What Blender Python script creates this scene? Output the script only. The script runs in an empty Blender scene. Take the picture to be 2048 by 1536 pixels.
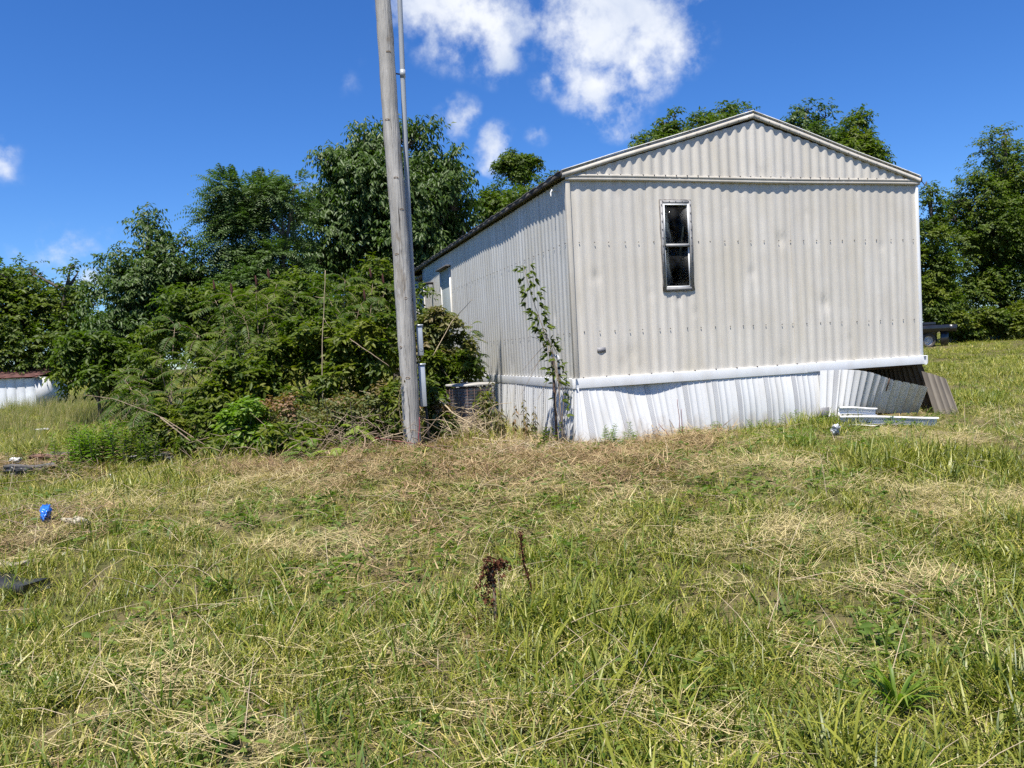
import bpy, math, random
import numpy as np
from mathutils import Vector, Matrix

SC = bpy.context.scene
COL = SC.collection
rng = np.random.default_rng(7)
random.seed(7)

# ------------------------------------------------------------------ camera
FPX, PITCH, ROLL = 1572.0, -0.0413, -0.0528          # focal length in photo pixels (2048 wide)
CAMZ = 1.10
Mx = Matrix.Rotation(math.pi / 2 + PITCH, 3, 'X') @ Matrix.Rotation(ROLL, 3, 'Z')
cam_data = bpy.data.cameras.new('camera')
cam_data.sensor_fit = 'HORIZONTAL'
cam_data.sensor_width = 36.0
cam_data.lens = FPX / 2048 * 36.0
cam_data.clip_start = 0.05
cam_data.clip_end = 6000
cam = bpy.data.objects.new('camera', cam_data)
cam.matrix_world = Matrix.Translation((0, 0, CAMZ)) @ Mx.to_4x4()
COL.objects.link(cam)
SC.camera = cam
M3 = np.array(Mx)
CAM = np.array([0, 0, CAMZ])

def ray(px, py):
    d = M3 @ np.array([(px - 1024) / FPX, -(py - 768) / FPX, -1.0])
    return d

def at(px, py, Y):
    d = ray(px, py)
    return CAM + d * (Y / d[1])

# ------------------------------------------------------------------ sun, sky, exposure
SUN_AZ = (-0.30, -0.954)        # horizontal direction towards the sun (behind the viewer, to the left)
SUN_EL = math.radians(67)
sd = bpy.data.lights.new('sun', 'SUN')
sd.energy = 5.0
sd.angle = math.radians(0.53)
sd.color = (1.0, 0.955, 0.88)
sun = bpy.data.objects.new('sun', sd)
COL.objects.link(sun)
sdir = Vector((SUN_AZ[0] * math.cos(SUN_EL), SUN_AZ[1] * math.cos(SUN_EL), math.sin(SUN_EL)))
sun.rotation_euler = sdir.to_track_quat('Z', 'Y').to_euler()
sun.location = (0, 0, 30)

SC.view_settings.view_transform = 'Standard'
SC.view_settings.look = 'None'
SC.view_settings.exposure = 0.82
SC.view_settings.gamma = 1.0
SC.view_settings.use_curve_mapping = False

world = bpy.data.worlds.new('World')
SC.world = world
world.use_nodes = True
wt = world.node_tree
wt.nodes.clear()

def nd(tree, typ, **kw):
    n = tree.nodes.new(typ)
    for k, v in kw.items():
        setattr(n, k, v)
    return n

def build_world():
    t = wt
    L = t.links.new
    out = nd(t, 'ShaderNodeOutputWorld')
    bg = nd(t, 'ShaderNodeBackground')
    bg.inputs['Strength'].default_value = 0.080
    L(bg.outputs[0], out.inputs[0])
    sky = nd(t, 'ShaderNodeTexSky', sky_type='NISHITA', sun_disc=False)
    sky.sun_elevation = SUN_EL
    sky.sun_rotation = math.atan2(SUN_AZ[0], SUN_AZ[1])
    sky.altitude = 150
    sky.air_density = 1.0
    sky.dust_density = 0.0
    sky.ozone_density = 3.0
    hsv = nd(t, 'ShaderNodeHueSaturation')
    hsv.inputs['Saturation'].default_value = 1.22
    hsv.inputs['Value'].default_value = 1.0
    L(sky.outputs[0], hsv.inputs['Color'])
    tint = nd(t, 'ShaderNodeMix', data_type='RGBA', blend_type='MULTIPLY')
    tint.inputs['Factor'].default_value = 1.0
    tint.inputs['B'].default_value = (.57, .78, 1.12, 1)      # a clear, dry summer sky
    L(hsv.outputs[0], tint.inputs['A'])
    tc = nd(t, 'ShaderNodeTexCoord')
    # gentle domain warp gives the cloud edges their wisps
    wn = nd(t, 'ShaderNodeTexNoise')
    wn.inputs['Scale'].default_value = 9.0
    wn.inputs['Detail'].default_value = 4.0
    L(tc.outputs['Generated'], wn.inputs['Vector'])
    sub = nd(t, 'ShaderNodeVectorMath', operation='SUBTRACT')
    L(wn.outputs['Color'], sub.inputs[0])
    sub.inputs[1].default_value = (.5, .5, .5)
    scl = nd(t, 'ShaderNodeVectorMath', operation='SCALE')
    scl.inputs['Scale'].default_value = 0.09
    L(sub.outputs[0], scl.inputs[0])
    wv = nd(t, 'ShaderNodeVectorMath', operation='ADD')
    L(tc.outputs['Generated'], wv.inputs[0])
    L(scl.outputs[0], wv.inputs[1])
    blobs = []
    for px, py, r, s in [(890, 0, 115, 1.05), (985, 22, 92, .95), (1000, 100, 62, .9), (875, 75, 66, .6),
                         (1230, 20, 150, 1.1), (1300, 90, 100, 1.0), (1180, 105, 85, .8), (1215, 175, 82, 1.0),
                         (1290, 165, 70, .75), (1355, 130, 42, .7), (1105, 60, 60, .5), (1110, 150, 50, .4),
                         (905, 222, 52, .62), (930, 215, 34, .6), (978, 288, 46, 1.0), (1075, 288, 30, .6), (18, 325, 40, .42), (-30, 312, 46, .5),
                         (140, 505, 62, .42), (190, 508, 40, .36), (225, 468, 36, .36), (45, 493, 34, .26), (185, 575, 46, .6), (175, 610, 40, .6),
                         (685, 142, 34, .20), (730, 92, 30, .16), (610, 395, 36, .4)]:
        d = ray(px, py)
        blobs.append((d / np.linalg.norm(d), r / FPX, s))
    rg = np.random.default_rng(3)
    for i in range(16):                                   # the same fair-weather clouds go on all around
        az = rg.uniform(0.75, 2 * math.pi - 0.75)
        el = rg.uniform(0.12, 1.2)
        d0 = np.array([math.sin(az) * math.cos(el), math.cos(az) * math.cos(el), math.sin(el)])
        r0 = rg.uniform(.03, .1)
        blobs.append((d0, r0, rg.uniform(.6, 1.0)))
    acc = None
    for d, r, s in blobs:
        dist = nd(t, 'ShaderNodeVectorMath', operation='DISTANCE')
        L(wv.outputs[0], dist.inputs[0])
        dist.inputs[1].default_value = tuple(d)
        mr = nd(t, 'ShaderNodeMapRange')
        mr.inputs['From Min'].default_value = r * 1.25
        mr.inputs['From Max'].default_value = 0.0
        mr.inputs['To Min'].default_value = 0.0
        mr.inputs['To Max'].default_value = s
        L(dist.outputs['Value'], mr.inputs['Value'])
        if acc is None:
            acc = mr.outputs[0]
        else:
            mx = nd(t, 'ShaderNodeMath', operation='MAXIMUM')
            L(acc, mx.inputs[0])
            L(mr.outputs[0], mx.inputs[1])
            acc = mx.outputs[0]
    n1 = nd(t, 'ShaderNodeTexNoise')
    n1.inputs['Scale'].default_value = 26.0
    n1.inputs['Detail'].default_value = 7.0
    n1.inputs['Roughness'].default_value = 0.6
    L(tc.outputs['Generated'], n1.inputs['Vector'])
    nm = nd(t, 'ShaderNodeMath', operation='MULTIPLY_ADD')
    L(n1.outputs['Fac'], nm.inputs[0])
    nm.inputs[1].default_value = 1.5
    nm.inputs[2].default_value = -0.86
    gate = nd(t, 'ShaderNodeMath', operation='MULTIPLY')       # noise only where there is cloud
    g2 = nd(t, 'ShaderNodeMapRange')
    g2.inputs['From Min'].default_value = 0.0
    g2.inputs['From Max'].default_value = 0.3
    L(acc, g2.inputs['Value'])
    L(nm.outputs[0], gate.inputs[0])
    L(g2.outputs[0], gate.inputs[1])
    sm = nd(t, 'ShaderNodeMath', operation='ADD')
    L(acc, sm.inputs[0])
    L(gate.outputs[0], sm.inputs[1])
    den = nd(t, 'ShaderNodeMapRange', interpolation_type='SMOOTHSTEP')
    den.inputs['From Min'].default_value = 0.04
    den.inputs['From Max'].default_value = 0.76
    den.inputs['To Max'].default_value = 0.93
    L(sm.outputs[0], den.inputs['Value'])
    # cloud body: blue-grey shading painted in by noise
    n2 = nd(t, 'ShaderNodeTexNoise')
    n2.inputs['Scale'].default_value = 14.0
    n2.inputs['Detail'].default_value = 5.0
    L(wv.outputs[0], n2.inputs['Vector'])
    cr = nd(t, 'ShaderNodeMapRange')
    cr.inputs['From Min'].default_value = 0.34
    cr.inputs['From Max'].default_value = 0.62
    L(n2.outputs['Fac'], cr.inputs['Value'])
    cmix = nd(t, 'ShaderNodeMix', data_type='RGBA')
    cmix.inputs['A'].default_value = (4.7, 5.3, 6.5, 1)
    cmix.inputs['B'].default_value = (7.2, 7.4, 7.7, 1)
    L(cr.outputs[0], cmix.inputs['Factor'])
    mix = nd(t, 'ShaderNodeMix', data_type='RGBA')
    L(den.outputs[0], mix.inputs['Factor'])
    L(tint.outputs['Result'], mix.inputs['A'])
    L(cmix.outputs['Result'], mix.inputs['B'])
    L(mix.outputs['Result'], bg.inputs['Color'])

build_world()
world.cycles.sampling_method = 'NONE'

SC.render.engine = 'CYCLES'
cy = SC.cycles
cy.max_bounces = 4
cy.diffuse_bounces = 2
cy.glossy_bounces = 3
cy.transmission_bounces = 4
cy.transparent_max_bounces = 8
cy.use_denoising = False
cy.denoiser = 'OPENIMAGEDENOISE'
cy.denoising_input_passes = 'RGB_ALBEDO_NORMAL'
cy.denoising_prefilter = 'NONE'
cy.sample_clamp_indirect = 6.0
cy.caustics_reflective = False
cy.caustics_refractive = False

# ------------------------------------------------------------------ helpers
def tag(o, label=None, cat=None, group=None, kind=None):
    if label: o['label'] = label
    if cat: o['category'] = cat
    if group: o['group'] = group
    if kind or cat: o['kind'] = kind or 'thing'
    return o

def empty(name, loc=(0, 0, 0), rz=0.0):
    o = bpy.data.objects.new(name, None)
    o.location = loc
    o.rotation_euler = (0, 0, rz)
    COL.objects.link(o)
    return o

def npmesh(name, V, Q=None, T=None, cv=None, smooth=False):
    V = np.asarray(V, np.float32).reshape(-1, 3)
    Q = np.zeros((0, 4), np.int32) if Q is None or len(Q) == 0 else np.asarray(Q, np.int32).reshape(-1, 4)
    T = np.zeros((0, 3), np.int32) if T is None or len(T) == 0 else np.asarray(T, np.int32).reshape(-1, 3)
    me = bpy.data.meshes.new(name)
    me.vertices.add(len(V))
    me.vertices.foreach_set('co', V.ravel())
    li = np.concatenate([Q.ravel(), T.ravel()])
    me.loops.add(len(li))
    me.loops.foreach_set('vertex_index', li)
    ls = np.concatenate([np.arange(len(Q)) * 4, len(Q) * 4 + np.arange(len(T)) * 3]).astype(np.int32)
    me.polygons.add(len(ls))
    me.polygons.foreach_set('loop_start', ls)
    if smooth:
        me.polygons.foreach_set('use_smooth', np.ones(len(ls), bool))
    me.update(calc_edges=True)
    if cv is not None:
        a = me.attributes.new('cv', 'FLOAT_VECTOR', 'POINT')
        a.data.foreach_set('vector', np.asarray(cv, np.float32).ravel())
    return me

def link(name, me, mat, parent=None):
    if mat is not None and len(me.materials) == 0:
        me.materials.append(mat)
    o = bpy.data.objects.new(name, me)
    COL.objects.link(o)
    if parent is not None:
        o.parent = parent
    return o

def nrm(a):
    return a / np.maximum(np.linalg.norm(a, axis=-1, keepdims=True), 1e-9)

class MB:
    """collects verts / quads / tris for one mesh"""
    def __init__(self):
        self.V = []; self.Q = []; self.T = []; self.C = []; self.n = 0
    def add(self, V, Q=None, T=None, cv=None):
        V = np.asarray(V, float).reshape(-1, 3)
        self.V.append(V)
        if Q is not None and len(Q): self.Q.append(np.asarray(Q, int).reshape(-1, 4) + self.n)
        if T is not None and len(T): self.T.append(np.asarray(T, int).reshape(-1, 3) + self.n)
        self.C.append(np.tile([.5, .5, .5], (len(V), 1)) if cv is None else np.broadcast_to(np.asarray(cv, float), (len(V), 3)))
        self.n += len(V)
        return self
    def box(self, x0, x1, y0, y1, z0, z1, M=None):
        V = np.array([[x, y, z] for z in (z0, z1) for y in (y0, y1) for x in (x0, x1)], float)
        if M is not None:
            V = V @ np.array(M.to_3x3()).T + np.array(M.translation)
        return self.add(V, [[0, 2, 3, 1], [4, 5, 7, 6], [0, 1, 5, 4], [2, 6, 7, 3], [0, 4, 6, 2], [1, 3, 7, 5]])
    def tube(self, P, R, n=8, caps=True, cv=None, jitter=0):
        P = np.asarray(P, float); k = len(P)
        R = np.broadcast_to(np.asarray(R, float), (k,))
        tg = nrm(np.gradient(P, axis=0))
        ref = np.array([0, 0, 1.0]) if abs(tg[0][2]) < .9 else np.array([1.0, 0, 0])
        a = nrm(np.cross(tg, ref)); b = np.cross(tg, a)
        th = np.arange(n) / n * 2 * math.pi
        rr = R[:, None] * (1 + (rng.normal(0, jitter, (k, n)) if jitter else 0))
        V = P[:, None, :] + rr[..., None] * (np.cos(th)[None, :, None] * a[:, None, :] + np.sin(th)[None, :, None] * b[:, None, :])
        i = np.arange(k - 1)[:, None] * n; j = np.arange(n)[None, :]; j2 = (j + 1) % n
        Q = np.stack([i + j, i + j2, i + n + j2, i + n + j], -1).reshape(-1, 4)
        V = V.reshape(-1, 3); T = []
        if caps:
            V = np.vstack([V, P[0], P[-1]]); c0 = k * n
            for q in range(n):
                T.append([c0, (q + 1) % n, q]); T.append([c0 + 1, (k - 1) * n + q, (k - 1) * n + (q + 1) % n])
        return self.add(V, Q, T, cv)
    def grid(self, G, cv=None):
        G = np.asarray(G, float); a, b = G.shape[:2]
        idx = np.arange(a * b).reshape(a, b)
        Q = np.stack([idx[:-1, :-1], idx[:-1, 1:], idx[1:, 1:], idx[1:, :-1]], -1).reshape(-1, 4)
        return self.add(G.reshape(-1, 3), Q, None, cv)
    def mesh(self, name, smooth=False, cv=False):
        V = np.vstack(self.V)
        return npmesh(name, V, np.vstack(self.Q) if self.Q else None, np.vstack(self.T) if self.T else None,
                      np.vstack(self.C) if cv else None, smooth)
    def build(self, name, mat, parent=None, smooth=False, cv=False):
        return link(name, self.mesh(name, smooth, cv), mat, parent)

def box(name, mat, parent, *a, bevel=0.0, M=None):
    o = MB().box(*a, M=M).build(name, mat, parent)
    if bevel:
        b = o.modifiers.new('bevel', 'BEVEL'); b.width = bevel; b.segments = 2
    return o

# ------------------------------------------------------------------ materials
def pmat(name, c1, c2=None, rough=.6, metal=0.0, scale=(6, 6, 6), detail=5, lo=.35, hi=.65, bump=0.0, bscale=None, spec=.5, coat=0):
    m = bpy.data.materials.new(name); m.use_nodes = True
    t = m.node_tree; L = t.links.new
    b = t.nodes['Principled BSDF']
    b.inputs['Roughness'].default_value = rough
    b.inputs['Metallic'].default_value = metal
    b.inputs['Specular IOR Level'].default_value = spec
    b.inputs['Coat Weight'].default_value = coat
    c2 = c2 or tuple(x * .75 for x in c1)
    tc = nd(t, 'ShaderNodeTexCoord'); mp = nd(t, 'ShaderNodeMapping')
    mp.inputs['Scale'].default_value = scale
    L(tc.outputs['Object'], mp.inputs['Vector'])
    n = nd(t, 'ShaderNodeTexNoise'); n.inputs['Scale'].default_value = 1.0; n.inputs['Detail'].default_value = detail
    L(mp.outputs[0], n.inputs['Vector'])
    mr = nd(t, 'ShaderNodeMapRange'); mr.inputs['From Min'].default_value = lo; mr.inputs['From Max'].default_value = hi
    L(n.outputs['Fac'], mr.inputs['Value'])
    mx = nd(t, 'ShaderNodeMix', data_type='RGBA')
    mx.inputs['A'].default_value = (*c1, 1); mx.inputs['B'].default_value = (*c2, 1)
    L(mr.outputs[0], mx.inputs['Factor']); L(mx.outputs['Result'], b.inputs['Base Color'])
    if bump:
        bp = nd(t, 'ShaderNodeBump'); bp.inputs['Strength'].default_value = bump; bp.inputs['Distance'].default_value = .02
        n2 = nd(t, 'ShaderNodeTexNoise'); n2.inputs['Scale'].default_value = 1.0; n2.inputs['Detail'].default_value = 8
        mp2 = nd(t, 'ShaderNodeMapping'); mp2.inputs['Scale'].default_value = bscale or tuple(4 * x for x in scale)
        L(tc.outputs['Object'], mp2.inputs['Vector']); L(mp2.outputs[0], n2.inputs['Vector'])
        L(n2.outputs['Fac'], bp.inputs['Height']); L(bp.outputs[0], b.inputs['Normal'])
    return m

def siding_mat(name, base, dirt, rust=None):
    m = pmat(name, base, dirt, rough=.48, scale=(14, 14, .55), detail=6, lo=.38, hi=.72, spec=.4)
    t = m.node_tree; L = t.links.new; b = t.nodes['Principled BSDF']
    src = b.inputs['Base Color'].links[0].from_socket
    tc = nd(t, 'ShaderNodeTexCoord')
    n = nd(t, 'ShaderNodeTexNoise'); n.inputs['Scale'].default_value = 1.3; n.inputs['Detail'].default_value = 8; n.inputs['Roughness'].default_value = .65
    L(tc.outputs['Object'], n.inputs['Vector'])
    mr = nd(t, 'ShaderNodeMapRange'); mr.inputs['From Min'].default_value = .42; mr.inputs['From Max'].default_value = .78
    L(n.outputs['Fac'], mr.inputs['Value'])
    mx = nd(t, 'ShaderNodeMix', data_type='RGBA'); mx.inputs['B'].default_value = (base[0] * .80, base[1] * .78, base[2] * .74, 1)
    L(mr.outputs[0], mx.inputs['Factor']); L(src, mx.inputs['A'])
    # fine vertical scratches / chalking
    mp = nd(t, 'ShaderNodeMapping'); mp.inputs['Scale'].default_value = (60, 60, 2.2)
    L(tc.outputs['Object'], mp.inputs['Vector'])
    n3 = nd(t, 'ShaderNodeTexNoise'); n3.inputs['Scale'].default_value = 1; n3.inputs['Detail'].default_value = 4
    L(mp.outputs[0], n3.inputs['Vector'])
    mr3 = nd(t, 'ShaderNodeMapRange'); mr3.inputs['From Min'].default_value = .56; mr3.inputs['From Max'].default_value = .74; mr3.inputs['To Max'].default_value = .55
    L(n3.outputs['Fac'], mr3.inputs['Value'])
    mx3 = nd(t, 'ShaderNodeMix', data_type='RGBA'); mx3.inputs['B'].default_value = (base[0] * .72, base[1] * .70, base[2] * .66, 1)
    L(mr3.outputs[0], mx3.inputs['Factor']); L(mx.outputs['Result'], mx3.inputs['A'])
    last = mx3
    # blotches of grime and old run-off, wider than the ribs
    mpb = nd(t, 'ShaderNodeMapping'); mpb.inputs['Scale'].default_value = (2.2, 2.2, .7); L(tc.outputs['Object'], mpb.inputs['Vector'])
    nb = nd(t, 'ShaderNodeTexNoise'); nb.inputs['Scale'].default_value = 1; nb.inputs['Detail'].default_value = 7; nb.inputs['Roughness'].default_value = .6; nb.inputs['Distortion'].default_value = .5; L(mpb.outputs[0], nb.inputs['Vector'])
    mrb = nd(t, 'ShaderNodeMapRange'); mrb.inputs['From Min'].default_value = .48; mrb.inputs['From Max'].default_value = .75; mrb.inputs['To Max'].default_value = .7; L(nb.outputs['Fac'], mrb.inputs['Value'])
    mxb = nd(t, 'ShaderNodeMix', data_type='RGBA'); mxb.inputs['B'].default_value = (base[0] * .82, base[1] * .785, base[2] * .70, 1)
    L(mrb.outputs[0], mxb.inputs['Factor']); L(last.outputs['Result'], mxb.inputs['A']); last = mxb
    if rust:
        mp4 = nd(t, 'ShaderNodeMapping'); mp4.inputs['Scale'].default_value = (5, 5, 9)
        L(tc.outputs['Object'], mp4.inputs['Vector'])
        n4 = nd(t, 'ShaderNodeTexNoise'); n4.inputs['Scale'].default_value = 1; n4.inputs['Detail'].default_value = 9; n4.inputs['Roughness'].default_value = .7
        L(mp4.outputs[0], n4.inputs['Vector'])
        mr4 = nd(t, 'ShaderNodeMapRange'); mr4.inputs['From Min'].default_value = rust; mr4.inputs['From Max'].default_value = rust + .06
        L(n4.outputs['Fac'], mr4.inputs['Value'])
        mx4 = nd(t, 'ShaderNodeMix', data_type='RGBA'); mx4.inputs['B'].default_value = (.16, .075, .035, 1)
        L(mr4.outputs[0], mx4.inputs['Factor']); L(last.outputs['Result'], mx4.inputs['A'])
        last = mx4
    L(last.outputs['Result'], b.inputs['Base Color'])
    return m

def leaf_mat(name, cA, cB, cC, transl=.32, rough=.42, spec=.5, inst=False):
    """cA..cB by leaf, towards cC by clump.  Colours belong to the leaves themselves."""
    m = bpy.data.materials.new(name); m.use_nodes = True
    t = m.node_tree; L = t.links.new
    b = t.nodes['Principled BSDF']; out = t.nodes['Material Output']
    b.inputs['Roughness'].default_value = rough; b.inputs['Specular IOR Level'].default_value = spec
    at_ = nd(t, 'ShaderNodeAttribute', attribute_name='cv')
    sp = nd(t, 'ShaderNodeSeparateXYZ'); L(at_.outputs['Vector'], sp.inputs[0])
    m1 = nd(t, 'ShaderNodeMix', data_type='RGBA'); m1.inputs['A'].default_value = (*cA, 1); m1.inputs['B'].default_value = (*cB, 1)
    L(sp.outputs[0], m1.inputs['Factor'])
    m2 = nd(t, 'ShaderNodeMix', data_type='RGBA'); m2.inputs['B'].default_value = (*cC, 1)
    L(m1.outputs['Result'], m2.inputs['A'])
    if inst:
        ai = nd(t, 'ShaderNodeAttribute', attribute_name='tint', attribute_type='INSTANCER')
        ad = nd(t, 'ShaderNodeMath', operation='ADD'); L(ai.outputs['Fac'], ad.inputs[0]); L(sp.outputs[1], ad.inputs[1])
        mr = nd(t, 'ShaderNodeMapRange'); mr.inputs['From Min'].default_value = .85; mr.inputs['From Max'].default_value = 1.15
        L(ad.outputs[0], mr.inputs['Value']); L(mr.outputs[0], m2.inputs['Factor'])
    else:
        L(sp.outputs[1], m2.inputs['Factor'])
    L(m2.outputs['Result'], b.inputs['Base Color'])
    tr = nd(t, 'ShaderNodeBsdfTranslucent')
    g = nd(t, 'ShaderNodeMix', data_type='RGBA', blend_type='MULTIPLY'); g.inputs['Factor'].default_value = 1
    g.inputs['B'].default_value = (1.5, 1.9, .45, 1)
    L(m2.outputs['Result'], g.inputs['A']); L(g.outputs['Result'], tr.inputs['Color'])
    mix = nd(t, 'ShaderNodeMixShader'); mix.inputs[0].default_value = transl
    L(b.outputs[0], mix.inputs[1]); L(tr.outputs[0], mix.inputs[2]); L(mix.outputs[0], out.inputs['Surface'])
    return m

def vent_mat():
    m = pmat('vented_vinyl', (.60, .60, .59), (.52, .51, .50), rough=.45, scale=(3, 3, 3))
    t = m.node_tree; L = t.links.new; b = t.nodes['Principled BSDF']
    src = b.inputs['Base Color'].links[0].from_socket
    tc = nd(t, 'ShaderNodeTexCoord'); mp = nd(t, 'ShaderNodeMapping')
    mp.inputs['Rotation'].default_value = (0, math.radians(45), 0); mp.inputs['Scale'].default_value = (1, 0, 1)
    L(tc.outputs['Object'], mp.inputs['Vector'])
    vo = nd(t, 'ShaderNodeTexVoronoi'); vo.inputs['Scale'].default_value = 70; vo.inputs['Randomness'].default_value = 0
    L(mp.outputs[0], vo.inputs['Vector'])
    mr = nd(t, 'ShaderNodeMapRange'); mr.inputs['From Min'].default_value = .30; mr.inputs['From Max'].default_value = .36; mr.inputs['To Min'].default_value = 1; mr.inputs['To Max'].default_value = 0
    L(vo.outputs['Distance'], mr.inputs['Value'])
    mx = nd(t, 'ShaderNodeMix', data_type='RGBA'); mx.inputs['B'].default_value = (.20, .205, .215, 1)
    L(mr.outputs[0], mx.inputs['Factor']); L(src, mx.inputs['A']); L(mx.outputs['Result'], b.inputs['Base Color'])
    return m

MT = {}
MT['siding'] = siding_mat('siding_paint', (.63, .59, .52), (.52, .485, .43), rust=.735)
MT['siding_side'] = siding_mat('side_siding_paint', (.62, .605, .56), (.46, .45, .42), rust=.74)
MT['trim_aged'] = siding_mat('aged_trim_paint', (.50, .465, .40), (.40, .37, .32), rust=.68)
MT['roof_edge'] = siding_mat('roof_edge_metal', (.66, .66, .64), (.5, .48, .45), rust=.60)
MT['roof'] = siding_mat('roof_metal', (.55, .55, .54), (.42, .41, .4), rust=.60)
MT['fascia'] = pmat('dark_eave_metal', (.11, .10, .09), (.05, .042, .035), rough=.7, scale=(4, 4, 14), lo=.4, hi=.6)
MT['white'] = pmat('white_vinyl', (.70, .705, .705), (.60, .59, .565), rough=.4, scale=(5, 5, 1.2), lo=.45, hi=.8)
MT['skirt'] = pmat('skirt_vinyl', (.62, .62, .61), (.50, .48, .44), rough=.42, scale=(5, 5, 1.1), lo=.5, hi=.8)
MT['vent'] = vent_mat()
MT['tan'] = pmat('shaded_vinyl_tan', (.115, .095, .068), (.085, .07, .05), rough=.6, scale=(8, 8, 2))  # pale vinyl inner face; the brown of its shade is painted into the colour
MT['alu'] = pmat('window_aluminium', (.30, .295, .285), (.20, .195, .19), rough=.6, metal=.0, scale=(12, 12, 12))
MT['sash'] = pmat('sash_white', (.78, .79, .78), (.7, .7, .68), rough=.4)
MT['caulk'] = pmat('old_caulk', (.13, .12, .11), (.24, .22, .2), rough=.85, scale=(30, 30, 30))
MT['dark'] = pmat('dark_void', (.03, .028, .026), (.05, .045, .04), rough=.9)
MT['interior'] = pmat('interior_panelling', (.20, .19, .17), (.15, .14, .12), rough=.8)
MT['screw'] = pmat('screw_head', (.10, .085, .07), (.06, .05, .045), rough=.6, metal=.3)
MT['door'] = pmat('door_paint', (.42, .46, .45), (.36, .39, .38), rough=.5, scale=(4, 4, 1))
MT['plate'] = pmat('tag_plate', (.24, .235, .24), (.19, .185, .19), rough=.55, scale=(30, 30, 30))
MT['steel'] = pmat('frame_steel', (.07, .05, .04), (.12, .07, .045), rough=.8, scale=(9, 9, 9))

def foot_dirt(m, z0, z1, col):
    # mud splash thrown up from the soil: its own ragged stain along the foot of the boards
    t = m.node_tree; L = t.links.new; b = t.nodes['Principled BSDF']; src = b.inputs['Base Color'].links[0].from_socket
    tc = nd(t, 'ShaderNodeTexCoord'); sp = nd(t, 'ShaderNodeSeparateXYZ'); L(tc.outputs['Object'], sp.inputs[0])
    mp = nd(t, 'ShaderNodeMapping'); mp.inputs['Scale'].default_value = (7, 7, 2.5); L(tc.outputs['Object'], mp.inputs['Vector'])
    n = nd(t, 'ShaderNodeTexNoise'); n.inputs['Scale'].default_value = 1; n.inputs['Detail'].default_value = 8; n.inputs['Roughness'].default_value = .7; L(mp.outputs[0], n.inputs['Vector'])
    a = nd(t, 'ShaderNodeMath', operation='MULTIPLY_ADD'); L(n.outputs['Fac'], a.inputs[0]); a.inputs[1].default_value = .9; L(sp.outputs[2], a.inputs[2])
    mr = nd(t, 'ShaderNodeMapRange'); mr.inputs['From Min'].default_value = z1; mr.inputs['From Max'].default_value = z0; L(a.outputs[0], mr.inputs['Value'])
    mx = nd(t, 'ShaderNodeMix', data_type='RGBA'); mx.inputs['B'].default_value = (*col, 1); L(mr.outputs[0], mx.inputs['Factor']); L(src, mx.inputs['A']); L(mx.outputs['Result'], b.inputs['Base Color'])
foot_dirt(MT['skirt'], .30, .66, (.34, .28, .20))
foot_dirt(MT['vent'], .30, .66, (.34, .28, .20))

def glass_mat():
    m = bpy.data.materials.new('window_glass'); m.use_nodes = True
    t = m.node_tree; L = t.links.new; t.nodes.remove(t.nodes['Principled BSDF'])
    out = t.nodes['Material Output']
    tr = nd(t, 'ShaderNodeBsdfTransparent'); tr.inputs['Color'].default_value = (.55, .6, .62, 1)
    gl = nd(t, 'ShaderNodeBsdfGlossy'); gl.inputs['Roughness'].default_value = .04
    fr = nd(t, 'ShaderNodeFresnel'); fr.inputs['IOR'].default_value = 1.11
    mx = nd(t, 'ShaderNodeMixShader')
    L(fr.outputs[0], mx.inputs[0]); L(tr.outputs[0], mx.inputs[1]); L(gl.outputs[0], mx.inputs[2])
    df = nd(t, 'ShaderNodeBsdfDiffuse'); df.inputs['Color'].default_value = (.5, .5, .48, 1)
    tc = nd(t, 'ShaderNodeTexCoord'); n = nd(t, 'ShaderNodeTexNoise'); n.inputs['Scale'].default_value = 5; n.inputs['Detail'].default_value = 6
    L(tc.outputs['Object'], n.inputs['Vector'])
    mr = nd(t, 'ShaderNodeMapRange'); mr.inputs['From Min'].default_value = .4; mr.inputs['From Max'].default_value = .9; mr.inputs['To Max'].default_value = .06
    L(n.outputs['Fac'], mr.inputs['Value'])
    mx2 = nd(t, 'ShaderNodeMixShader'); L(mr.outputs[0], mx2.inputs[0]); L(mx.outputs[0], mx2.inputs[1]); L(df.outputs[0], mx2.inputs[2])
    L(mx2.outputs[0], out.inputs['Surface'])
    return m
MT['glass'] = glass_mat()

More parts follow.
